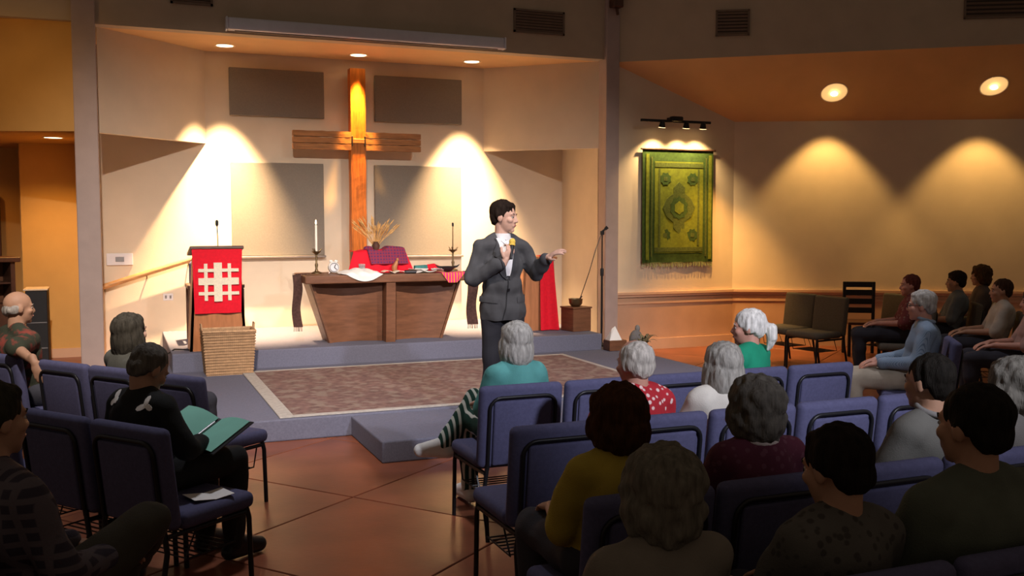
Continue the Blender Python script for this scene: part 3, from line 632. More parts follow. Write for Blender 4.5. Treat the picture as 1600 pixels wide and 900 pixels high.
# ------------------------------------------------------------------ right part of the platform
t = thing('small_lectern', 'narrow wooden stand partly covered by a red drape behind the speaker', 'stand', (2.05, 11.62, 0.38), R(-8))
prism_xz(MB(), [(-0.25, 0), (0.25, 0), (0.19, 0.92), (-0.19, 0.92)], -0.18, -0.15).build('front_panel', 'wood2', t)
for s in (-1, 1):
    MB().add([(s * 0.25, -0.18, 0), (s * 0.25, 0.18, 0), (s * 0.19, 0.18, 0.92), (s * 0.19, -0.18, 0.92), (s * 0.22, -0.18, 0), (s * 0.22, 0.18, 0), (s * 0.16, 0.18, 0.92), (s * 0.16, -0.18, 0.92)],
             [(0, 1, 2, 3), (4, 7, 6, 5), (0, 4, 5, 1), (1, 5, 6, 2), (2, 6, 7, 3), (3, 7, 4, 0)]).build('side_panel', 'wood2', t)
MB().rbox(-0.23, 0.23, -0.22, 0.22, 0.92, 0.95, 0.008, 1).build('top', 'wood2', t)
t = thing('red_side_drape', 'plain red cloth falling over the right side of the narrow stand', 'cloth', (2.05, 11.62, 0.38), R(-8))
def rd(u, v):
    x = 0.0 + (0.33 - 0.11 * v) * u; y = -0.20 - 0.028 * math.sin(u * 9 + 1) * (1 - v) - 0.03 * (1 - v)
    if u > 0.75: y += (u - 0.75) * 1.2
    return (x, y if v < 0.93 else y + (v - 0.93) * 2.5, 0.01 + 0.955 * min(1, v / 0.93))
MB().grid(rd, 20, 16, 0.006).build('cloth', 'red', t, True)
MB().tube([(0.0, -0.20, 0.968), (0.12, -0.20, 0.968), (0.2, -0.2, 0.966)], 0.007, 6).build('top_seam', 'red', t, True)
t = thing('wood_pedestal', 'low brown wooden box pedestal beside the red drape', 'pedestal', (2.47, 11.28, 0.38), R(10))
MB().rbox(-0.14, 0.14, -0.14, 0.14, 0.0, 0.29, 0.006, 1).build('box', 'wood', t); MB().rbox(-0.15, 0.15, -0.15, 0.15, 0.29, 0.31, 0.005, 1).build('top', 'wood', t)
t = thing('singing_bowl', 'small bronze bowl with striker on the wooden pedestal', 'bowl', (2.46, 11.27, 0.69))
MB().lathe([(0.0, 0.0), (0.05, 0.0), (0.085, 0.04), (0.09, 0.09), (0.094, 0.10), (0.085, 0.10), (0.078, 0.045), (0.0, 0.012)], seg=24).build('bowl', 'dbrass', t, True)
MB().tube([(0.02, 0, 0.06), (0.09, 0.0, 0.13)], 0.009, 8).build('striker', 'dwood', t, True)
t = thing('microphone_stand', 'tall black microphone stand at the right pillar', 'microphone stand', (2.80, 11.2, 0.18))
MB().lathe([(0.0, 0), (0.14, 0), (0.14, 0.015), (0.02, 0.03), (0.012, 0.05)], seg=24).build('base', 'black', t, True)
MB().tube([(0, 0, 0.04), (0, 0, 0.95)], 0.014, 10).build('lower_tube', 'black', t, True)
MB().tube([(0, 0, 0.93), (0, 0, 1.45)], 0.009, 10).build('upper_tube', 'black', t, True)
MB().lathe([(0.022, 0.90), (0.024, 0.92), (0.024, 0.98), (0.018, 1.0)], seg=12).build('clutch', 'blackp', t, True)
MB().rbox(-0.025, 0.025, -0.02, 0.02, 1.43, 1.48, 0.008, 2).build('swivel', 'blackp', t)
MB().tube([(-0.02, 0, 1.46), (0.03, -0.02, 1.50)], 0.013, 8).build('clip', 'blackp', t, True)
MB().tube([(0.03, -0.02, 1.50), (0.06, -0.03, 1.53)], [0.02, 0.024], 10).build('microphone_head', 'blackp', t, True)
mb = MB(); mb.tube([(-0.01, 0, 1.44), (-0.10, -0.02, 1.25), (-0.2, -0.03, 0.95), (-0.30, 0.02, 0.62), (-0.42, 0.15, 0.30), (-0.38, 0.2, 0.235)], 0.005, 6); mb.build('cable', 'black', t, True)
t = thing('tissue_box', 'low brown box with white tissue sticking out below the microphone stand', 'box', (2.74, 10.72, 0.18))
MB().rbox(-0.12, 0.12, -0.09, 0.09, 0, 0.13, 0.005, 1).build('box', 'wood', t)
mb = MB(); mb.add([(-0.11, -0.07, 0.131), (0.06, -0.07, 0.131), (0.06, 0.05, 0.131), (-0.11, 0.05, 0.131), (0.0, 0.0, 0.30), (-0.04, 0.01, 0.27)], [(0, 1, 4, 5), (1, 2, 4), (2, 3, 5, 4), (3, 0, 5), (0, 3, 2, 1)]); mb.build('tissue', 'paper', t)
t = thing('grey_pouch', 'grey cloth pouch slumped beside the tissue box', 'pouch', (2.97, 10.60, 0.18))
MB().ell((0, 0, 0.13), (0.09, 0.07, 0.13), sub=3).build('bag', cloth((0.17, 0.16, 0.16)), t, True)
MB().ell((0.02, 0, 0.27), (0.035, 0.03, 0.05)).build('neck', cloth((0.22, 0.21, 0.2)), t, True)
t = thing('potted_plant', 'low dusty green plant at the platform end by the pillar', 'plant', (2.82, 10.15, 0.18))
MB().lathe([(0.0, 0), (0.08, 0), (0.10, 0.11), (0.09, 0.11), (0.0, 0.09)], seg=18).build('pot', 'dwood', t, True)
leaf = mat('dusty_leaf', (0.20, 0.17, 0.09), 0.8, 0.3)
for k in range(22):
    a = k * 2.4; l = random.uniform(0.10, 0.2); up = random.uniform(0.06, 0.16)
    c, s_ = math.cos(a), math.sin(a)
    MB().grid(lambda u, v: (c * l * u - s_ * 0.03 * math.sin(3.14 * u) * (v - .5), s_ * l * u + c * 0.03 * math.sin(3.14 * u) * (v - .5), 0.10 + up * math.sin(u * 2.2)), 5, 2, 0.002).build('leaf', leaf, t)

# ------------------------------------------------------------------ left passage furniture
t = thing('wooden_hutch', 'dark brown wooden hutch in the left passage', 'cabinet', (-4.42, 13.1, 0), R(20))
MB().box(-0.35, 0.25, -0.2, 0.2, 0, 0.8).build('base_cabinet', 'dwood', t); MB().rbox(-0.4, 0.30, -0.24, 0.22, 1.30, 1.36, 0.008, 1).build('crown', 'dwood', t)
for x in (-0.33, 0.2): MB().box(x, x + 0.05, -0.18, 0.18, 0.8, 1.30).build('side', 'dwood', t)
MB().box(-0.33, 0.25, 0.16, 0.19, 0.8, 1.30).build('back', 'wood', t); MB().box(-0.33, 0.22, -0.16, 0.16, 1.04, 1.06).build('shelf', 'dwood', t)
t = thing('black_cabinet', 'black cabinet with pale top against the amber-lit wall', 'cabinet', (-3.86, 12.75, 0))
MB().rbox(-0.13, 0.10, -0.2, 0.2, 0, 0.98, 0.006, 1).build('body', 'blackp', t); MB().rbox(-0.15, 0.11, -0.22, 0.22, 0.98, 1.0, 0.004, 1).build('top', 'trim', t)
for z in (0.3, 0.6): MB().box(-0.12, 0.09, -0.206, -0.2, z, z + 0.012).build('drawer_gap', 'metal', t)

# ------------------------------------------------------------------ chairs
def make_chair_parts(fab):
    P = []
    P.append(('seat', MB().rbox(-0.245, 0.245, -0.20, 0.25, 0.385, 0.468, 0.035, 4).mesh('seat', fab, True)))
    tilt = Matrix.Translation((0, -0.235, 0.42)) @ Matrix.Rotation(R(7), 4, 'X')
    bm = MB()
    def bk(u, v):
        return None
    bm.rbox(-0.252, 0.252, -0.035, 0.035, -0.02, 0.455, 0.033, 4, tilt)
    P.append(('backrest', bm.mesh('backrest', fab, True)))
    P.append(('back_panel', MB().rbox(-0.175, 0.175, -0.05, -0.03, -0.0, 0.375, 0.012, 3, tilt).mesh('back_panel', fab, True)))
    arc = [(-0.2, -0.045, -0.02), (-0.2, -0.045, 0.33)]
    for k in range(1, 6): a = R(18 * k); arc.append((-0.2 + 0.065 * (1 - math.cos(a)), -0.045, 0.33 + 0.065 * math.sin(a)))
    for k in range(5, 0, -1): a = R(18 * k); arc.append((0.2 - 0.065 * (1 - math.cos(a)), -0.045, 0.33 + 0.065 * math.sin(a)))
    arc += [(0.2, -0.045, 0.33), (0.2, -0.045, -0.02)]
    P.append(('back_frame', MB().tube([tilt @ Vector(q) for q in arc], 0.010, 8).mesh('back_frame', 'black', True)))
    for s in (-1, 1):
        P.append(('leg', MB().tube([(s * 0.225, 0.20, 0.40), (s * 0.228, 0.215, 0.34), (s * 0.23, 0.225, 0.0)], 0.013, 8).mesh('leg', 'black', True)))
        P.append(('leg', MB().tube([(s * 0.2, -0.275, 0.42), (s * 0.215, -0.27, 0.30), (s * 0.22, -0.33, 0.0)], 0.013, 8).mesh('leg', 'black', True)))
        P.append(('side_rail', MB().tube([(s * 0.225, 0.20, 0.372), (s * 0.212, -0.27, 0.372)], 0.012, 8).mesh('side_rail', 'black', True)))
    P.append(('stretcher', MB().tube([(-0.22, -0.1, 0.365), (0.22, -0.1, 0.365)], 0.009, 6).mesh('stretcher', 'black', True)))
    mb = MB()
    for k in range(7): y = -0.14 + 0.045 * k; mb.tube([(-0.20, y, 0.235), (0.20, y, 0.235)], 0.004, 5)
    for s in (-1, 1): mb.tube([(s * 0.21, -0.1, 0.365), (s * 0.20, -0.16, 0.235), (s * 0.20, 0.15, 0.235), (s * 0.21, 0.17, 0.365)], 0.005, 5)
    P.append(('book_rack', mb.mesh('book_rack', 'black')))
    return P
CH = {'purple': make_chair_parts('chair'), 'taupe': make_chair_parts('taupe')}
def chair(label, x, y, a, kind='purple', group='purple upholstered chairs in rows'):
    t = thing('upholstered_chair', label, 'chair', (x, y, 0), a, group)
    for nm, me in CH[kind]: link(nm, me, t)
    return t
LA, RA = R(-52.3), R(52.3)
ordn = ['first', 'second', 'third', 'fourth', 'fifth', 'sixth', 'seventh']
def row(n, lab, x0, y, kset=None):
    for k in range(n): chair(lab[k], x0 + 0.524 * k, y, 0)
row(5, ['purple chair of the teal shirted woman, front row at the aisle', 'empty-looking second purple chair from the aisle in the front row', 'third purple chair from the aisle in the front row', 'fourth purple chair in front row, under the ponytailed woman', 'purple chair at the far right end of the front row'], -0.90, 5.32)
row(6, ['purple aisle chair of the second row, behind the teal shirted woman', 'second row purple chair of the balding man in red floral shirt', 'second row purple chair of the grey haired woman in white', 'fourth purple chair of the second row, right of the woman in white', 'fifth purple chair of the second row, before the man in blue', 'last purple chair at the right of the second row'], -1.14, 4.27)
row(4, ['purple chair of the brown haired woman in yellow', 'purple chair of the grey haired person in dark maroon', 'purple chair third from the aisle in the third row', 'purple third row chair of the dark haired man in grey'], -1.33, 3.14)
chair('purple third row chair at the right edge of the picture', 0.766, 3.14, 0)
row(3, ['purple chair under the nearest grey haired person at the bottom', 'purple chair of the nearest dark haired person in grey speckled top', 'purple chair of the big man in dark green at bottom right'], -1.69, 2.24)
chair('purple chair of the man in black jacket reading a binder', -2.74, 4.88, LA)
chair('purple chair left of the man in black jacket', -3.07, 5.30, LA)
chair('purple chair behind the plaid shirted person at the left edge', -3.43, 5.77, LA)
chair('empty purple aisle chair with visible seat before the platform', -2.47, 6.31, LA)
chair('purple chair of the dark haired woman with pink scarf', -2.79, 6.72, LA)
chair('purple chair under the draped arm of the bald man', -3.11, 7.13, LA)
chair('purple chair of the bald man in floral shirt', -3.55, 7.74, LA)
chair('purple chair of the plaid shirted person in the left corner', -3.30, 3.40, LA)
WG = 'taupe chairs along the right wall'
chair('taupe chair nearest the tapestry wall corner', 4.80, 10.05, R(98), 'taupe', WG)
chair('taupe chair second from the tapestry, lit orange seat', 4.80, 9.48, R(98), 'taupe', WG)
chair('taupe chair in front of the black wooden chair', 5.85, 9.45, R(98), 'taupe', WG)
t = thing('wooden_chair', 'black wooden ladder chair against the right wall', 'chair', (6.2, 10.25, 0), R(150))
MB().rbox(-0.21, 0.21, -0.2, 0.22, 0.42, 0.46, 0.01, 2).build('seat', 'dwood', t)
for s in (-1, 1):
    MB().rbox(s * 0.19 - 0.02, s * 0.19 + 0.02, -0.22, -0.18, 0, 0.97, 0.005, 1).build('leg', 'blackp', t); MB().rbox(s * 0.19 - 0.02, s * 0.19 + 0.02, 0.17, 0.21, 0, 0.42, 0.005, 1).build('leg', 'blackp', t)
for z in (0.58, 0.70, 0.82, 0.93): MB().rbox(-0.20, 0.20, -0.212, -0.19, z - 0.035, z + 0.04, 0.004, 1).build('back_slat', 'blackp', t)
t = thing('clergy_chair', 'grey violet padded armchair half hidden behind the lectern', 'armchair', (-1.93, 12.0, 0.38), R(180))
MB().rbox(-0.27, 0.27, -0.2, 0.28, 0.36, 0.48, 0.04, 4).build('seat', 'chair', t, True); MB().rbox(-0.27, 0.27, -0.28, -0.18, 0.44, 0.93, 0.045, 4).build('backrest', 'chair', t, True)
for s in (-1, 1):
    MB().rbox(s * 0.29 - 0.03, s * 0.29 + 0.03, -0.22, 0.24, 0.62, 0.67, 0.015, 2).build('armrest', 'dwood', t)
    for y in (-0.2, 0.22): MB().rbox(s * 0.29 - 0.022, s * 0.29 + 0.022, y - 0.02, y + 0.02, 0, 0.62, 0.006, 1).build('leg', 'dwood', t)

# ------------------------------------------------------------------ people
V = Vector
def capsule(mb, p, r, q, s, seg=14, rings=5):
    p, q = V(p), V(q); d = q - p; L_ = d.length
    if L_ < 1e-5: return mb.ell(p, (r, r, r))
    d /= L_; u = d.orthogonal().normalized(); w_ = d.cross(u); prof = []
    for k in range(rings + 1): a = -math.pi / 2 + math.pi / 2 * k / rings; prof.append((max(r * math.cos(a), 1e-4), r * math.sin(a)))
    for k in range(rings + 1): a = math.pi / 2 * k / rings; prof.append((max(s * math.cos(a), 1e-4), L_ + s * math.sin(a)))
    vs = [p + d * z + (u * math.cos(2 * math.pi * k / seg) + w_ * math.sin(2 * math.pi * k / seg)) * rr for rr, z in prof for k in range(seg)]
    n = len(prof)
    fs = [(i * seg + k, i * seg + (k + 1) % seg, (i + 1) * seg + (k + 1) % seg, (i + 1) * seg + k) for i in range(n - 1) for k in range(seg)]
    fs += [tuple(range(seg))[::-1], tuple((n - 1) * seg + k for k in range(seg))]
    return mb.add(vs, fs)
def blob(name, parts, m, parent, voxel=0.01, smooth=4, inflate=0.0, cuts=(), wrinkle=0.0, wscale=(9, 9, 9), mtx=None):
    mb = MB()
    for q in parts:
        if q[0] == 'c': capsule(mb, q[1], q[2] + inflate, q[3], q[4] + inflate)
        else: mb.ell(q[1], tuple(r + inflate for r in q[2]), q[3] if len(q) > 3 else None, 3)
    if mtx: mb.v = [tuple(mtx @ V(p)) for p in mb.v]
    me = mb.mesh('tmp', m)
    o = bpy.data.objects.new('tmp', me); COL.objects.link(o)
    md = o.modifiers.new('r', 'REMESH'); md.mode = 'VOXEL'; md.voxel_size = voxel
    if smooth: s = o.modifiers.new('s', 'SMOOTH'); s.factor = 0.5; s.iterations = smooth
    dg = bpy.context.evaluated_depsgraph_get(); dg.update()
    nm = bpy.data.meshes.new_from_object(o.evaluated_get(dg)); bpy.data.objects.remove(o); bpy.data.meshes.remove(me)
    nm.name = name
    if cuts:
        b = bmesh.new(); b.from_mesh(nm)
        for co, no in cuts: bmesh.ops.bisect_plane(b, geom=b.verts[:] + b.edges[:] + b.faces[:], plane_co=co, plane_no=no, clear_outer=True)
        b.to_mesh(nm); b.free()
    if wrinkle:
        nn = [v.normal.copy() for v in nm.vertices]; sx, sy, sz = wscale; sd = random.uniform(0, 50)
        for v, n_ in zip(nm.vertices, nn): v.co += n_ * wrinkle * noise.noise(V((v.co.x * sx + sd, v.co.y * sy, v.co.z * sz)))
    nm.polygons.foreach_set('use_smooth', [True] * len(nm.polygons))
    nm.materials.clear(); nm.materials.append(M[m] if isinstance(m, str) else m); nm.update()
    return link(name, nm, parent)
HEAD = [('e', (0, -0.012, 0.032), (0.074, 0.094, 0.088)), ('e', (0, 0.022, -0.03), (0.060, 0.068, 0.085)), ('e', (0, 0.036, -0.072), (0.046, 0.045, 0.036)),
        ('c', (0, 0.062, -0.098), 0.018, (0, 0.066, -0.094), 0.018), ('c', (-0.036, 0.072, 0.020), 0.013, (0.036, 0.072, 0.020), 0.013),
        ('c', (0, 0.083, 0.012), 0.008, (0, 0.099, -0.028), 0.012), ('e', (0.013, 0.090, -0.032), (0.009, 0.010, 0.008)), ('e', (-0.013, 0.090, -0.032), (0.009, 0.010, 0.008)),
        ('e', (0.040, 0.058, -0.022), (0.024, 0.024, 0.022)), ('e', (-0.040, 0.058, -0.022), (0.024, 0.024, 0.022)),
        ('c', (-0.018, 0.078, -0.062), 0.010, (0.018, 0.078, -0.062), 0.010),
        ('e', (0.076, -0.008, -0.005), (0.011, 0.021, 0.033)), ('e', (-0.076, -0.008, -0.005), (0.011, 0.021, 0.033))]
HAIR = {
 'short': [('e', (0, -0.022, 0.046), (0.084, 0.100, 0.088)), ('e', (0, -0.062, -0.005), (0.070, 0.052, 0.066)), ('e', (0.070, -0.022, 0.022), (0.018, 0.042, 0.040)), ('e', (-0.070, -0.022, 0.022), (0.018, 0.042, 0.040)), ('e', (0.004, 0.032, 0.082), (0.064, 0.044, 0.032))],
 'crop': [('e', (0, -0.022, 0.044), (0.081, 0.097, 0.085)), ('e', (0, -0.060, -0.005), (0.068, 0.050, 0.064)), ('e', (0.069, -0.022, 0.018), (0.015, 0.040, 0.036)), ('e', (-0.069, -0.022, 0.018), (0.015, 0.040, 0.036))],
 'bob': [('e', (0, -0.024, 0.040), (0.094, 0.108, 0.094)), ('e', (0, -0.058, -0.045), (0.092, 0.068, 0.10)), ('e', (0.074, -0.012, -0.035), (0.028, 0.058, 0.09)), ('e', (-0.074, -0.012, -0.035), (0.028, 0.058, 0.09)), ('e', (0, 0.035, 0.075), (0.068, 0.045, 0.042))],
 'long': [('e', (0, -0.026, 0.040), (0.096, 0.110, 0.096)), ('e', (0, -0.062, -0.055), (0.10, 0.074, 0.13)), ('e', (0.076, -0.015, -0.06), (0.032, 0.060, 0.12)), ('e', (-0.076, -0.015, -0.06), (0.032, 0.060, 0.12)), ('e', (0, 0.035, 0.075), (0.068, 0.045, 0.042))],
 'fluffy': [('e', (0, -0.024, 0.040), (0.108, 0.116, 0.104)), ('e', (0, -0.056, -0.035), (0.098, 0.078, 0.092)), ('e', (0.080, -0.012, -0.02), (0.036, 0.060, 0.075)), ('e', (-0.080, -0.012, -0.02), (0.036, 0.060, 0.075)), ('e', (0, 0.035, 0.08), (0.075, 0.05, 0.046))],
 'bald': [('e', (0.066, -0.035, -0.006), (0.018, 0.048, 0.034)), ('e', (-0.066, -0.035, -0.006), (0.018, 0.048, 0.034)), ('e', (0, -0.084, -0.012), (0.062, 0.028, 0.042)), ('c', (-0.05, -0.068, -0.01), 0.03, (0.05, -0.068, -0.01), 0.03)],
 'thin': [('e', (0, -0.030, 0.038), (0.082, 0.094, 0.080)), ('e', (0, -0.066, -0.010), (0.072, 0.046, 0.062)), ('e', (0.068, -0.030, 0.008), (0.018, 0.046, 0.042)), ('e', (-0.068, -0.030, 0.008), (0.018, 0.046, 0.042))],
 'pony': [('e', (0, -0.022, 0.044), (0.086, 0.102, 0.088)), ('e', (0, -0.064, 0.0), (0.072, 0.054, 0.068)), ('e', (0.070, -0.022, 0.012), (0.018, 0.045, 0.042)), ('e', (-0.070, -0.022, 0.012), (0.018, 0.045, 0.042)), ('c', (0, -0.115, 0.02), 0.022, (0, -0.15, 0.0), 0.034), ('c', (0, -0.15, 0.0), 0.036, (0, -0.155, -0.06), 0.036), ('c', (0, -0.155, -0.06), 0.034, (0, -0.13, -0.135), 0.016)],
}
def hand(wr, d, nrm, th, curl=0.35, spread=1.0):
    d = V(d).normalized(); nrm = V(nrm); nrm = (nrm - d * nrm.dot(d)).normalized(); lat = d.cross(nrm) * th   # lat points to the thumb side
    wr = V(wr); rot = Matrix((lat, d, nrm)).transposed()
    P = [('e', wr + d * 0.052, (0.040, 0.052, 0.017), rot), ('c', wr - d * 0.03, 0.027, wr + d * 0.015, 0.025)]
    for i, (ln, of) in enumerate(((0.072, 0.030), (0.080, 0.010), (0.075, -0.011), (0.060, -0.031))):
        p = wr + d * (0.092 - 0.004 * abs(i - 1.3)) + lat * of; a = math.atan2(of, 0.30) * spread; dd = (d * math.cos(a) + lat * math.sin(a)); c = 0.0; r = 0.0095
        for f in (0.45, 0.32, 0.25):
            c += curl; e = dd * math.cos(c) - nrm * math.sin(c); q = p + e * ln * f * 1.05
            P.append(('c', p, r, q, r * 0.92)); p = q; r *= 0.92
    p = wr + d * 0.025 + lat * 0.030; e = (d * 0.65 + lat * 0.72 - nrm * 0.25).normalized(); q = p + e * 0.042; P.append(('c', p, 0.014, q, 0.011))
    e2 = (d * 0.9 + lat * 0.25 - nrm * 0.35 * (1 + curl)).normalized(); P.append(('c', q, 0.011, q + e2 * 0.034, 0.0095))
    return P
def upper_rot(J, a, pivot=V((0, 0, 0.56)), ax='X'):
    m = Matrix.Translation(pivot) @ Matrix.Rotation(a, 4, ax) @ Matrix.Translation(-pivot)
    for k in ('chest', 'neck', 'head', 'shR', 'shL'): J[k] = m @ J[k]
def seated(k=1.0, w_=1.0, lean=0.0, legs='normal', arms='lap'):
    z = lambda q: 0.56 + (q - 0.56) * k
    J = dict(pel=V((0, 0, 0.565)), chest=V((0, -0.08, z(0.81))), neck=V((0, -0.095, z(0.975))), head=V((0, -0.065, z(1.085))),
             shR=V((0.150 * w_, -0.085, z(0.900))), shL=V((-0.150 * w_, -0.085, z(0.900))))
    upper_rot(J, -lean)
    for s, n in ((1, 'R'), (-1, 'L')):
        J['hip' + n] = V((s * 0.085, 0.01, 0.555)); J['kn' + n] = V((s * 0.105, 0.45, 0.545)); J['an' + n] = V((s * 0.105, 0.43, 0.10)); J['toe' + n] = V((s * 0.115, 0.60, 0.045))
        J['el' + n] = V((s * 0.200 * w_, 0.0, z(0.69))) ; J['wr' + n] = V((s * 0.11, 0.26, 0.675))
        if lean > 0.1: J['el' + n] += V((0, 0.10, -0.02)); 
    if arms == 'tucked':
        for s, n in ((1, 'R'), (-1, 'L')): J['wr' + n] = V((s * 0.05, 0.22, 0.70))
    return J
def person(label, loc, a, J, skin, hairstyle, hairc, top, bottom, shoe, sleeve=1.0, yaw=0, pitch=0, roll=0, w_=1.0, voxel=0.010, cvox=0.013, glasses=False, build=1.0, collar=None, crossed=False, hands=None, female=False, extra=None, hs=1.0, wr_amp=0.012, tinf=0.014):
    t = thing('person', label, 'person', loc, a)
    HM = Matrix.Translation(J['head']) @ Matrix.Rotation(yaw, 4, 'Z') @ Matrix.Rotation(pitch, 4, 'X') @ Matrix.Rotation(roll, 4, 'Y') @ Matrix.Scale(hs, 4)
    R3 = HM.to_3x3().normalized()
    pel, ch, nk = J['pel'], J['chest'], J['neck']; up = (nk - pel).normalized()
    tr = Matrix.Rotation(math.atan2(-(ch - pel).y, (ch - pel).z), 3, 'X')
    B = build
    torso = [('e', pel, (0.160 * B, 0.115 * B, 0.105)), ('e', pel.lerp(ch, 0.45), (0.140 * B, 0.105 * B, 0.16), tr), ('e', ch, (0.158 * B * w_, 0.112 * B, 0.165), tr),
             ('c', J['shL'] * 0.9 + ch * 0.1 + up * 0.01, 0.062, J['shR'] * 0.9 + ch * 0.1 + up * 0.01, 0.062), ('c', J['shL'], 0.055, nk - up * 0.02, 0.05), ('c', J['shR'], 0.055, nk - up * 0.02, 0.05)]
    if female: torso += [('e', ch + tr @ V((0.065, 0.085, -0.02)), (0.06, 0.05, 0.06)), ('e', ch + tr @ V((-0.065, 0.085, -0.02)), (0.06, 0.05, 0.06))]
    head = []
    for q in HEAD:
        if q[0] == 'c': head.append(('c', HM @ V(q[1]), q[2] * hs, HM @ V(q[3]), q[4] * hs))
        else: head.append(('e', HM @ V(q[1]), tuple(r * hs for r in q[2]), R3))
    neck = [('c', nk - up * 0.03, 0.060, HM @ V((0, -0.022, -0.05)), 0.054)]
    arms, legs, sl, fin = [], [], [], []
    for n, th in (('R', 1), ('L', -1)):
        sh, el, wr = J['sh' + n], J['el' + n], J['wr' + n]
        arms += [('c', sh, 0.052 * B, el, 0.040), ('c', el, 0.040, wr, 0.026)]
        if sleeve > 0.55: f = (sleeve - 0.5) * 2; sl += [('c', sh, 0.054 * B, el, 0.046), ('c', el, 0.046, el.lerp(wr, f * 0.97), 0.046 - 0.014 * f)]
        else: sl += [('c', sh, 0.056 * B, sh.lerp(el, sleeve * 2), 0.056 * B)]
        hd_, hn, cu = (hands or {}).get(n, ((wr - el).normalized() + V((0, 0.4, -0.25)), V((0, 0.2, 1)), 0.3))
        fin += hand(wr, hd_, hn, th * (-1), cu)
        hip, kn, an, toe = J['hip' + n], J['kn' + n], J['an' + n], J['toe' + n]
        legs += [('c', hip, 0.088 * B, kn, 0.060), ('c', kn, 0.057, kn.lerp(an, 0.35) + (an - kn).normalized().cross(V((1, 0, 0))) * 0.006, 0.056), ('c', kn.lerp(an, 0.35), 0.056, an, 0.036)]
    feet = []
    for n in 'RL': feet += [('c', J['an' + n], 0.036, J['an' + n].lerp(J['toe' + n], 0.4) , 0.036), ('c', J['an' + n], 0.034, J['toe' + n], 0.028)]
    blob('body', torso + head + neck + arms + fin + legs + feet, skin, t, voxel, 2)
    # clothes
    zc = None
    cut = [(nk + up * 0.022, up)]
    blob('top_garment', torso + sl, top, t, cvox, 4, tinf, wrinkle=wr_amp if tinf > 0.01 else 0, wscale=(11, 11, 9))
    if collar is not None:
        mb = MB(); side = V((1, 0, 0)); fw = up.cross(side) * -1; rg = []
        for k in range(20):
            an_ = 2 * math.pi * k / 20; rg.append(nk + up * (0.012 - 0.018 * math.cos(an_ - math.pi)) * 1 + side * 0.068 * math.sin(an_) + V((0, 1, 0)) * 0.068 * math.cos(an_))
        mb.tube(rg, 0.013, 8, True); mb.build('collar', collar, t, True)
    blob('trousers', [('e', pel, (0.160 * B, 0.115 * B, 0.10))] + [q for i, q in enumerate(legs)], bottom, t, cvox, 4, 0.016, wrinkle=wr_amp, wscale=(10, 10, 8))
    for n in 'RL':
        an, toe = J['an' + n], J['toe' + n]; d = (toe - an); heel = V((an.x, an.y, an.z)) - V((d.x, d.y, 0)).normalized() * 0.03 + V((0, 0, -0.045))
        dn = V((0, 0, 1)).cross(d).normalized().cross(d).normalized()
        blob('shoe', [('c', an + (toe - an) * 0.05, 0.042, heel, 0.034), ('c', heel, 0.036, toe, 0.036), ('c', an, 0.040, toe, 0.034)], shoe, t, 0.008, 3, 0.008)
    # hair
    if hairstyle:
        hm = hairmat(hairc)
        h = blob('hair', HAIR[hairstyle], hm, t, 0.006, 3, 0.0, wrinkle=0.014 if hairstyle in ('fluffy',) else 0.007, wscale=(48, 48, 14) if hairstyle != 'fluffy' else (34, 34, 22), mtx=None)
        h.data.transform(HM)
    for s in (-1, 1):
        e = MB().ell(HM @ V((s * 0.032, 0.0715, 0.001)), (0.0105 * hs,) * 3).build('eye', 'eyew', t, True)
        MB().ell(HM @ V((s * 0.032, 0.0800, 0.001)), (0.006 * hs, 0.005 * hs, 0.006 * hs)).build('iris', 'iris', e, True)
        mb = MB(); mb.tube([HM @ V((s * 0.014, 0.0845, 0.021)), HM @ V((s * 0.034, 0.085, 0.027)), HM @ V((s * 0.052, 0.072, 0.021))], [0.002, 0.0032, 0.0015], 6); mb.build('eyebrow', hairmat(hairc), t, True)
    mb = MB(); mb.tube([HM @ V((-0.022, 0.079, -0.061)), HM @ V((-0.008, 0.0875, -0.059)), HM @ V((0.008, 0.0875, -0.059)), HM @ V((0.022, 0.079, -0.061))], [0.003, 0.0065, 0.0065, 0.003], 8); mb.build('lips', 'lip', t, True)
    if glasses:
        g = None; mb = MB()
        for s in (-1, 1):
            mb.tube([HM @ V((s * 0.034 + 0.024 * math.cos(k / 14 * 6.283), 0.098, 0.0 + 0.018 * math.sin(k / 14 * 6.283))) for k in range(14)], 0.0022, 5, True)
            mb.tube([HM @ V((s * 0.058, 0.097, 0.004)), HM @ V((s * 0.082, 0.05, 0.008)), HM @ V((s * 0.084, -0.01, 0.012))], 0.002, 5)
        mb.tube([HM @ V((-0.01, 0.099, 0.003)), HM @ V((0.01, 0.099, 0.003))], 0.0022, 5)
        mb.build('eyeglasses', 'black', t)
    return t
def surf_patch(o, fn, nu, nv, off, th, name, m, parent, axis=(0, -1, 0), start=0.6):
    # patch laid on a garment: rays along axis from a plane in front of it
    me = o.data; bv = BVHTree.FromPolygons([v.co for v in me.vertices], [p.vertices for p in me.polygons]); ax = V(axis)
    P = {}
    def f(u, v):
        p = V(fn(u, v)); h = bv.ray_cast(p - ax * start, ax)
        return (h[0] - ax * off) if h[0] is not None else p
    return MB().grid(f, nu, nv, th).build(name, m, parent, True)

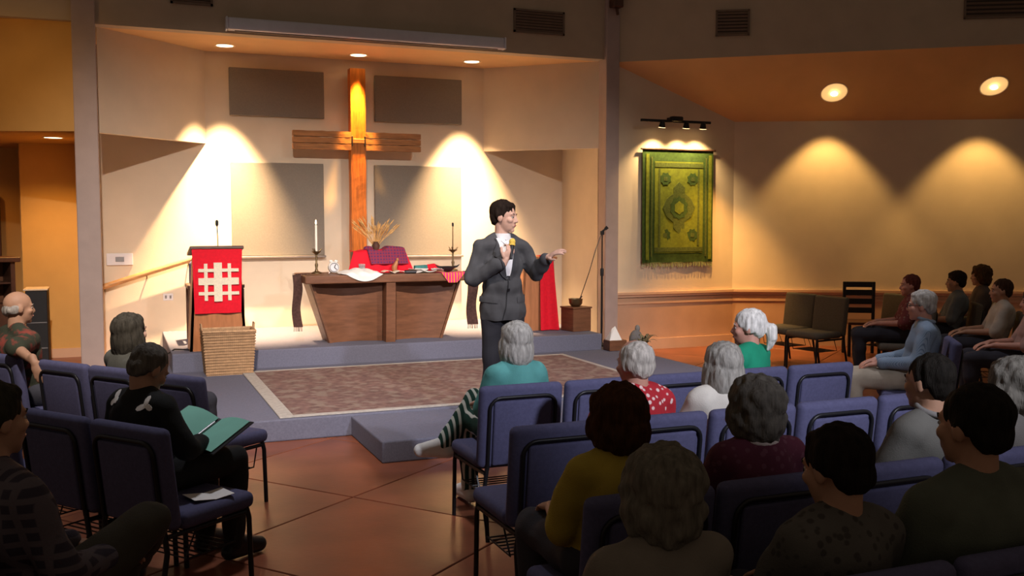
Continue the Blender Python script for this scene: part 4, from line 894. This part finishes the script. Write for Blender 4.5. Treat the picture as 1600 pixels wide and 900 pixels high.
# ---- the speaker
J = dict(pel=V((0, 0, 0.95)), chest=V((0, 0.005, 1.25)), neck=V((0, -0.005, 1.475)), head=V((-0.01, 0.025, 1.655)), shR=V((0.170, 0, 1.415)), shL=V((-0.170, 0, 1.415)),
         elR=V((0.265, 0.03, 1.17)), wrR=V((0.065, 0.225, 1.315)), elL=V((-0.275, 0.04, 1.20)), wrL=V((-0.28, 0.255, 1.335)),
         hipR=V((0.09, 0, 0.93)), knR=V((0.10, 0.02, 0.50)), anR=V((0.105, -0.02, 0.09)), toeR=V((0.135, 0.15, 0.042)),
         hipL=V((-0.09, 0, 0.93)), knL=V((-0.10, 0.03, 0.50)), anL=V((-0.105, 0.0, 0.09)), toeL=V((-0.14, 0.17, 0.042)))
grey = cloth((0.060, 0.060, 0.064)); navy = cloth((0.022, 0.022, 0.028))
sp = person('standing speaker in grey suit holding a microphone on the platform edge', (-0.14, 7.25, 0.165), R(180), J, 'skin', 'short', (0.018, 0.011, 0.008),
            cloth((0.78, 0.77, 0.78)), navy, 'black', 0.97, R(48), R(-3), 0, 0.92, 0.0055, 0.012, build=0.90, hs=1.06, tinf=-0.006,
            hands={'R': (V((-0.35, 0.15, 0.75)), V((-0.2, 1.0, 0.1)), 0.75), 'L': (V((-0.35, 0.55, 0.35)), V((0.55, 0.2, 1.0)), 0.25)})
jk = [('e', (0, 0, 0.98), (0.165, 0.120, 0.14)), ('e', (0, 0.005, 1.10), (0.150, 0.112, 0.17)), ('e', (0, 0.005, 1.27), (0.160, 0.118, 0.17)), ('c', (-0.150, 0, 1.415), 0.060, (0.150, 0, 1.415), 0.060),
      ('c', (-0.165, 0, 1.415), 0.052, (-0.04, -0.02, 1.475), 0.045), ('c', (0.165, 0, 1.415), 0.052, (0.04, -0.02, 1.475), 0.045), ('e', (0, 0, 0.90), (0.180, 0.132, 0.16)),
      ('c', J['shR'], 0.052, J['elR'], 0.048), ('c', J['elR'], 0.048, J['elR'].lerp(J['wrR'], 0.82), 0.038), ('c', J['shL'], 0.052, J['elL'], 0.048), ('c', J['elL'], 0.048, J['elL'].lerp(J['wrL'], 0.82), 0.038)]
jo = blob('suit_jacket', jk, grey, sp, 0.009, 3, 0.016, cuts=[((0, 0, 0.84), (0, 0, -1))], wrinkle=0.020, wscale=(13, 13, 10))
cb = MB(); cb.lathe([(0.066, 1.475), (0.064, 1.525), (0.058, 1.525), (0.058, 1.475)], c=(-0.002, 0.002, 0), seg=28); cb.build('shirt_collar', cloth((0.80, 0.79, 0.80)), sp, True)
vneck = lambda u, v: ((u - 0.5) * 2 * (0.008 + 0.062 * v), 0, 1.17 + 0.315 * v)
surf_patch(jo, vneck, 8, 14, 0.004, 0.004, 'shirt_front', cloth((0.80, 0.79, 0.80)), sp)
for s in (-1, 1):
    lap = lambda u, v, s=s: (s * ((0.008 + 0.062 * v) + u * (0.012 + 0.055 * math.sin(math.pi * min(1, v * 1.1)) ** 0.8)), 0, 1.16 + 0.325 * v)
    surf_patch(jo, lap, 5, 14, 0.009, 0.005, 'lapel', cloth((0.052, 0.052, 0.056)), sp)
    pk = lambda u, v, s=s: (s * (0.085 + 0.11 * u), 0, 0.975 + 0.045 * v + 0.01 * u)
    surf_patch(jo, pk, 6, 3, 0.006, 0.004, 'pocket_flap', grey, sp)
    tw = lambda u, v, s=s: (s * (0.006 + 0.035 * u * v), 0, 1.455 + 0.035 * v - 0.02 * u)
    surf_patch(jo, tw, 4, 4, 0.014, 0.004, 'collar_point', cloth((0.80, 0.79, 0.80)), sp)
surf_patch(jo, lambda u, v: ((u - 0.5) * 0.022, 0, 1.17 + 0.022 * v), 3, 3, 0.008, 0.004, 'button', 'black', sp)
surf_patch(jo, lambda u, v: ((u - 0.5) * 0.022, 0, 1.07 + 0.022 * v), 3, 3, 0.008, 0.004, 'button', 'black', sp)
surf_patch(jo, lambda u, v: (0.002 + (u - 0.5) * 0.007 + (0.05 * (1 - v) ** 2), 0, 0.845 + 0.33 * v), 2, 12, 0.003, 0.003, 'front_edge', cloth((0.02, 0.02, 0.022)), sp)
g = thing('handheld_microphone', 'black handheld microphone with yellow band held at the speaker chest', 'microphone', (0, 0, 0)); 
S = Matrix.Translation((-0.14, 7.25, 0.165)) @ Matrix.Rotation(R(180), 4, 'Z')
pa = S @ V((0.03, 0.262, 1.33)); pb = S @ V((0.0, 0.215, 1.475)); g.location = pa; d = pb - pa
MB().tube([(0, 0, 0), d * 0.5, d * 0.72], [0.012, 0.015, 0.017], 12).build('handle', 'blackp', g, True)
MB().tube([d * 0.70, d * 0.80], [0.024, 0.026], 14).build('band', 'foam', g, True)
MB().ell(d * 0.92, (0.026, 0.026, 0.028)).build('grille', 'foam', g, True)

# ---- front rows, right block
def pp(*a, **k): return person(*a, **k)
J = seated(0.99, 0.86); J['knR'] = V((-0.06, 0.44, 0.66)); J['anR'] = V((-0.29, 0.41, 0.40)); J['toeR'] = V((-0.42, 0.47, 0.36))
pp('woman with silver bob and teal top in the front row aisle chair', (-0.85, 5.31, 0), 0, J, 'skin', 'bob', (0.42, 0.40, 0.36), cloth((0.10, 0.33, 0.31)), cloth((0.012, 0.05, 0.035), 'stripe_x', (0.6, 0.62, 0.55), 9), 'white', 0.5, R(4), w_=0.86, build=0.93, female=True, voxel=0.009)
pp('balding white haired man in red floral shirt in the second row', (-0.63, 4.29, 0), 0, seated(0.99), 'skinr', 'thin', (0.46, 0.42, 0.37), cloth((0.40, 0.02, 0.03), 'specks', (0.75, 0.55, 0.52), 30), cloth((0.06, 0.06, 0.08)), 'black', 0.5, R(10), R(-5))
pp('woman with straight grey hair and white top in the second row', (-0.13, 4.27, 0), 0, seated(0.92, 0.95), 'skin', 'long', (0.27, 0.255, 0.225), cloth((0.55, 0.52, 0.46)), cloth((0.08, 0.08, 0.1)), 'black', 1.0, R(-5), w_=0.92, female=True)
pp('woman with white ponytail and green top in the front row', (0.76, 5.32, 0), R(25), seated(1.02, 0.93), 'skinr', 'pony', (0.70, 0.68, 0.63), cloth((0.012, 0.25, 0.14)), cloth((0.05, 0.05, 0.06)), 'black', 0.5, R(28), w_=0.9, female=True)
pp('woman with round brown hair and yellow top in the third row', (-1.34, 3.15, 0), 0, seated(0.97, 0.95), 'skint', 'fluffy', (0.050, 0.020, 0.008), cloth((0.36, 0.27, 0.035)), cloth((0.04, 0.04, 0.05)), 'black', 0.5, 0, R(-6), w_=0.95, female=True)
pp('person with puffy grey hair and dark maroon top in the third row', (-0.76, 3.13, 0), 0, seated(0.97), 'skin', 'fluffy', (0.11, 0.10, 0.085), cloth((0.07, 0.012, 0.025), 'specks', (0.10, 0.03, 0.045), 30), cloth((0.04, 0.04, 0.05)), 'black', 1.0, 0, collar=cloth((0.4, 0.33, 0.3)))
pp('dark haired man in plain grey shirt in the third row', (0.11, 3.14, 0), R(8), seated(1.06, 1.05), 'skint', 'crop', (0.012, 0.010, 0.008), cloth((0.14, 0.137, 0.122)), cloth((0.03, 0.03, 0.04)), 'black', 0.5, R(6), collar=cloth((0.22, 0.21, 0.2)))
pp('grey haired person cut by the right edge in the third row', (0.56, 3.12, 0), R(10), seated(0.97), 'skin', 'fluffy', (0.14, 0.13, 0.11), cloth((0.13, 0.12, 0.11)), cloth((0.03, 0.03, 0.04)), 'black', 1.0, R(10))
pp('nearest grey haired person at the bottom centre', (-1.69, 2.26, 0), 0, seated(0.97, 0.95), 'skint', 'fluffy', (0.13, 0.12, 0.095), cloth((0.17, 0.15, 0.12)), cloth((0.04, 0.04, 0.05)), 'black', 1.0, 0, w_=0.95)
pp('nearest dark haired person in grey speckled top, right of bottom centre', (-1.15, 2.22, 0), R(4), seated(1.02, 1.0), 'skint', 'short', (0.014, 0.010, 0.008), cloth((0.09, 0.085, 0.075), 'specks', (0.05, 0.045, 0.04), 30), cloth((0.03, 0.03, 0.04)), 'black', 0.5, R(6), R(-8))
pp('big dark haired man in dark green shirt at bottom right', (-0.64, 2.22, 0), R(4), seated(1.17, 1.28), 'skint', 'crop', (0.014, 0.012, 0.010), cloth((0.085, 0.10, 0.075)), cloth((0.03, 0.03, 0.04)), 'black', 0.5, R(4), w_=1.25, build=1.15, hs=1.08)
# ---- left block
J = seated(1.16, 1.1); J['elR'] = V((0.32, -0.30, 0.93)); J['shR'] += V((0.0, -0.02, 0.0)); J['wrR'] = V((0.55, -0.33, 0.86))
pp('bald man in dark floral shirt with arm over the next chair', (-3.60, 7.78, 0), LA, J, 'skint', 'bald', (0.30, 0.27, 0.24), cloth((0.04, 0.045, 0.028), 'blotch', (0.24, 0.05, 0.035), 12), cloth((0.04, 0.04, 0.05)), 'black', 0.5, R(-20), w_=1.08, build=1.08,
   hands={'R': (V((0.5, -0.05, -0.75)), V((0.3, -0.9, 0.2)), 0.25)})
J = seated(0.97, 0.95)
pp('woman with dark wavy bob and pink scarf looking right', (-2.87, 6.78, 0), LA, J, 'skin', 'long', (0.050, 0.044, 0.034), cloth((0.10, 0.10, 0.085)), cloth((0.03, 0.03, 0.04)), 'black', 1.0, R(-5), R(4), w_=0.92, female=True, collar=cloth((0.48, 0.18, 0.22)))
J = seated(0.95, 1.05, 0.14); J['wrR'] = V((0.15, 0.20, 0.68)); J['wrL'] = V((-0.13, 0.20, 0.68)); J['elR'] = V((0.25, 0.0, 0.70)); J['elL'] = V((-0.25, 0.0, 0.70))
rd = pp('man with short grey hair in black jacket looking down at a binder', (-2.87, 5.04, 0), LA, J, 'skint', 'crop', (0.11, 0.10, 0.085), cloth((0.010, 0.011, 0.011)), cloth((0.016, 0.016, 0.016)), 'black', 1.0, R(-8), R(-32), voxel=0.008,
   hands={'R': (V((-0.3, 0.8, -0.1)), V((0.6, 0, 0.7)), 0.5), 'L': (V((0.3, 0.8, -0.1)), V((-0.6, 0, 0.7)), 0.5)})
jo = [c for c in rd.children if c.name.startswith('top_garment')][0]
def star(cx, cz, r, ph):
    return lambda u, v: (cx + (0.004 + r * v * (1 + 0.55 * math.cos(3 * 2 * math.pi * u + ph))) * math.cos(2 * math.pi * u), 0, cz + r * v * (1 + 0.55 * math.cos(3 * 2 * math.pi * u + ph)) * math.sin(2 * math.pi * u))
for cx, cz, ph in ((-0.10, 0.93, 0.4), (0.12, 0.92, 1.4)):
    surf_patch(jo, star(cx, cz, 0.026, ph), 24, 3, 0.004, 0.003, 'jacket_emblem', 'white', rd, axis=(0, 1, 0))
T = Matrix.Translation((-2.87, 5.04, 0)) @ Matrix.Rotation(LA, 4, 'Z')
g = thing('open_binder', 'open black binder with mint green sheet held by the man in black', 'binder', T @ V((0.06, 0.27, 0.70)), LA)
q = Matrix.Rotation(R(22), 4, 'X') @ Matrix.Rotation(R(6), 4, 'Y')
for s in (-1, 1):
    MB().rbox(min(0, s * 0.235), max(0, s * 0.235), -0.15, 0.15, -0.008, 0.0, 0.003, 1, q @ Matrix.Rotation(R(-9 * s), 4, 'Y')).build('cover', 'blackp', g)
    MB().grid(lambda u, v, s=s: q @ (Matrix.Rotation(R(-9 * s), 4, 'Y') @ V((s * (0.012 + 0.205 * u), -0.14 + 0.28 * v, 0.006 + 0.018 * math.sin(u * 3.1)))), 8, 6, 0.003).build('mint_sheet', 'mint', g, True)
MB().tube([q @ V((0, -0.1, 0.01)), q @ V((0, 0.1, 0.01))], 0.008, 8).build('ring_spine', 'metal', g, True)
g = thing('rose_tissue', 'small bright rose coloured item on the empty aisle chair', 'tissue', (-2.55, 6.42, 0.469))
MB().ell((0, 0, 0.03), (0.05, 0.04, 0.03), sub=3).build('bundle', 'rose', g, True); MB().ell((0.03, 0.01, 0.05), (0.025, 0.02, 0.025)).build('fold', 'rose', g, True)
g = thing('folded_program', 'white folded program lying on the seat beside the man in black', 'paper', (-2.62, 4.80, 0.469), R(20))
for s in (-1, 1): MB().grid(lambda u, v, s=s: (s * 0.1 * u, -0.07 + 0.14 * v, 0.004 + 0.012 * u), 4, 2, 0.002).build('leaf', 'paper', g)
J = seated(1.17, 1.1); J['knR'] = V((0.10, 0.42, 0.74)); J['anR'] = V((-0.16, 0.56, 0.52)); J['toeR'] = V((-0.29, 0.68, 0.52))
pp('person in dark plaid shirt cut by the left edge, near the camera', (-3.31, 3.40, 0), LA, J, 'skint', 'short', (0.03, 0.028, 0.018), cloth((0.035, 0.03, 0.045), 'plaid', (0.10, 0.085, 0.10), 7), cloth((0.045, 0.04, 0.028)), 'black', 1.0, R(-5), w_=1.1, build=1.08)
# ---- right side block
J = seated(1.07, 1.05, 0.03)
pp('grey haired man with glasses in blue striped shirt facing left', (2.80, 5.88, 0), RA, J, 'skinr', 'short', (0.36, 0.35, 0.33), cloth((0.24, 0.32, 0.42), 'stripe_x', (0.13, 0.19, 0.27), 48), cloth((0.36, 0.31, 0.24)), 'black', 0.97, R(-8), 0, glasses=True, voxel=0.008, collar=cloth((0.26, 0.34, 0.44)))
chair('purple chair of the man in blue striped shirt', 2.80, 5.88, RA)
BG = [
 ('reddish person in red floral top beyond the man in blue', 4.94, 8.22, 1.0, 'skinr', 'crop', (0.12, 0.035, 0.025), cloth((0.14, 0.03, 0.03), 'specks', (0.20, 0.12, 0.09), 25)),
 ('dark haired person in slate shirt by the right wall', 5.74, 8.35, 1.03, 'skint', 'short', (0.022, 0.016, 0.012), cloth((0.13, 0.15, 0.16))),
 ('brown haired person behind the white shirt by the right wall', 6.55, 8.75, 1.08, 'skint', 'fluffy', (0.07, 0.04, 0.015), cloth((0.10, 0.08, 0.07))),
 ('person in loose white T-shirt by the right wall', 5.18, 7.25, 1.0, 'skint', 'crop', (0.05, 0.025, 0.015), cloth((0.42, 0.38, 0.32))),
 ('person in pinkish top at the right edge of the picture', 4.55, 6.35, 0.95, 'skinr', 'bob', (0.10, 0.06, 0.04), cloth((0.34, 0.22, 0.19))),
]
for i, (lb, x, y, k, sk, hs_, hc_, tp_) in enumerate(BG):
    pp(lb, (x, y, 0), RA, seated(k), sk, hs_, hc_, tp_, cloth((0.03, 0.03, 0.04)), 'black', 0.5, R(random.uniform(-12, 12)))
    chair('taupe chair of the ' + lb, x, y, RA, 'taupe', 'occupied chairs of the right block')
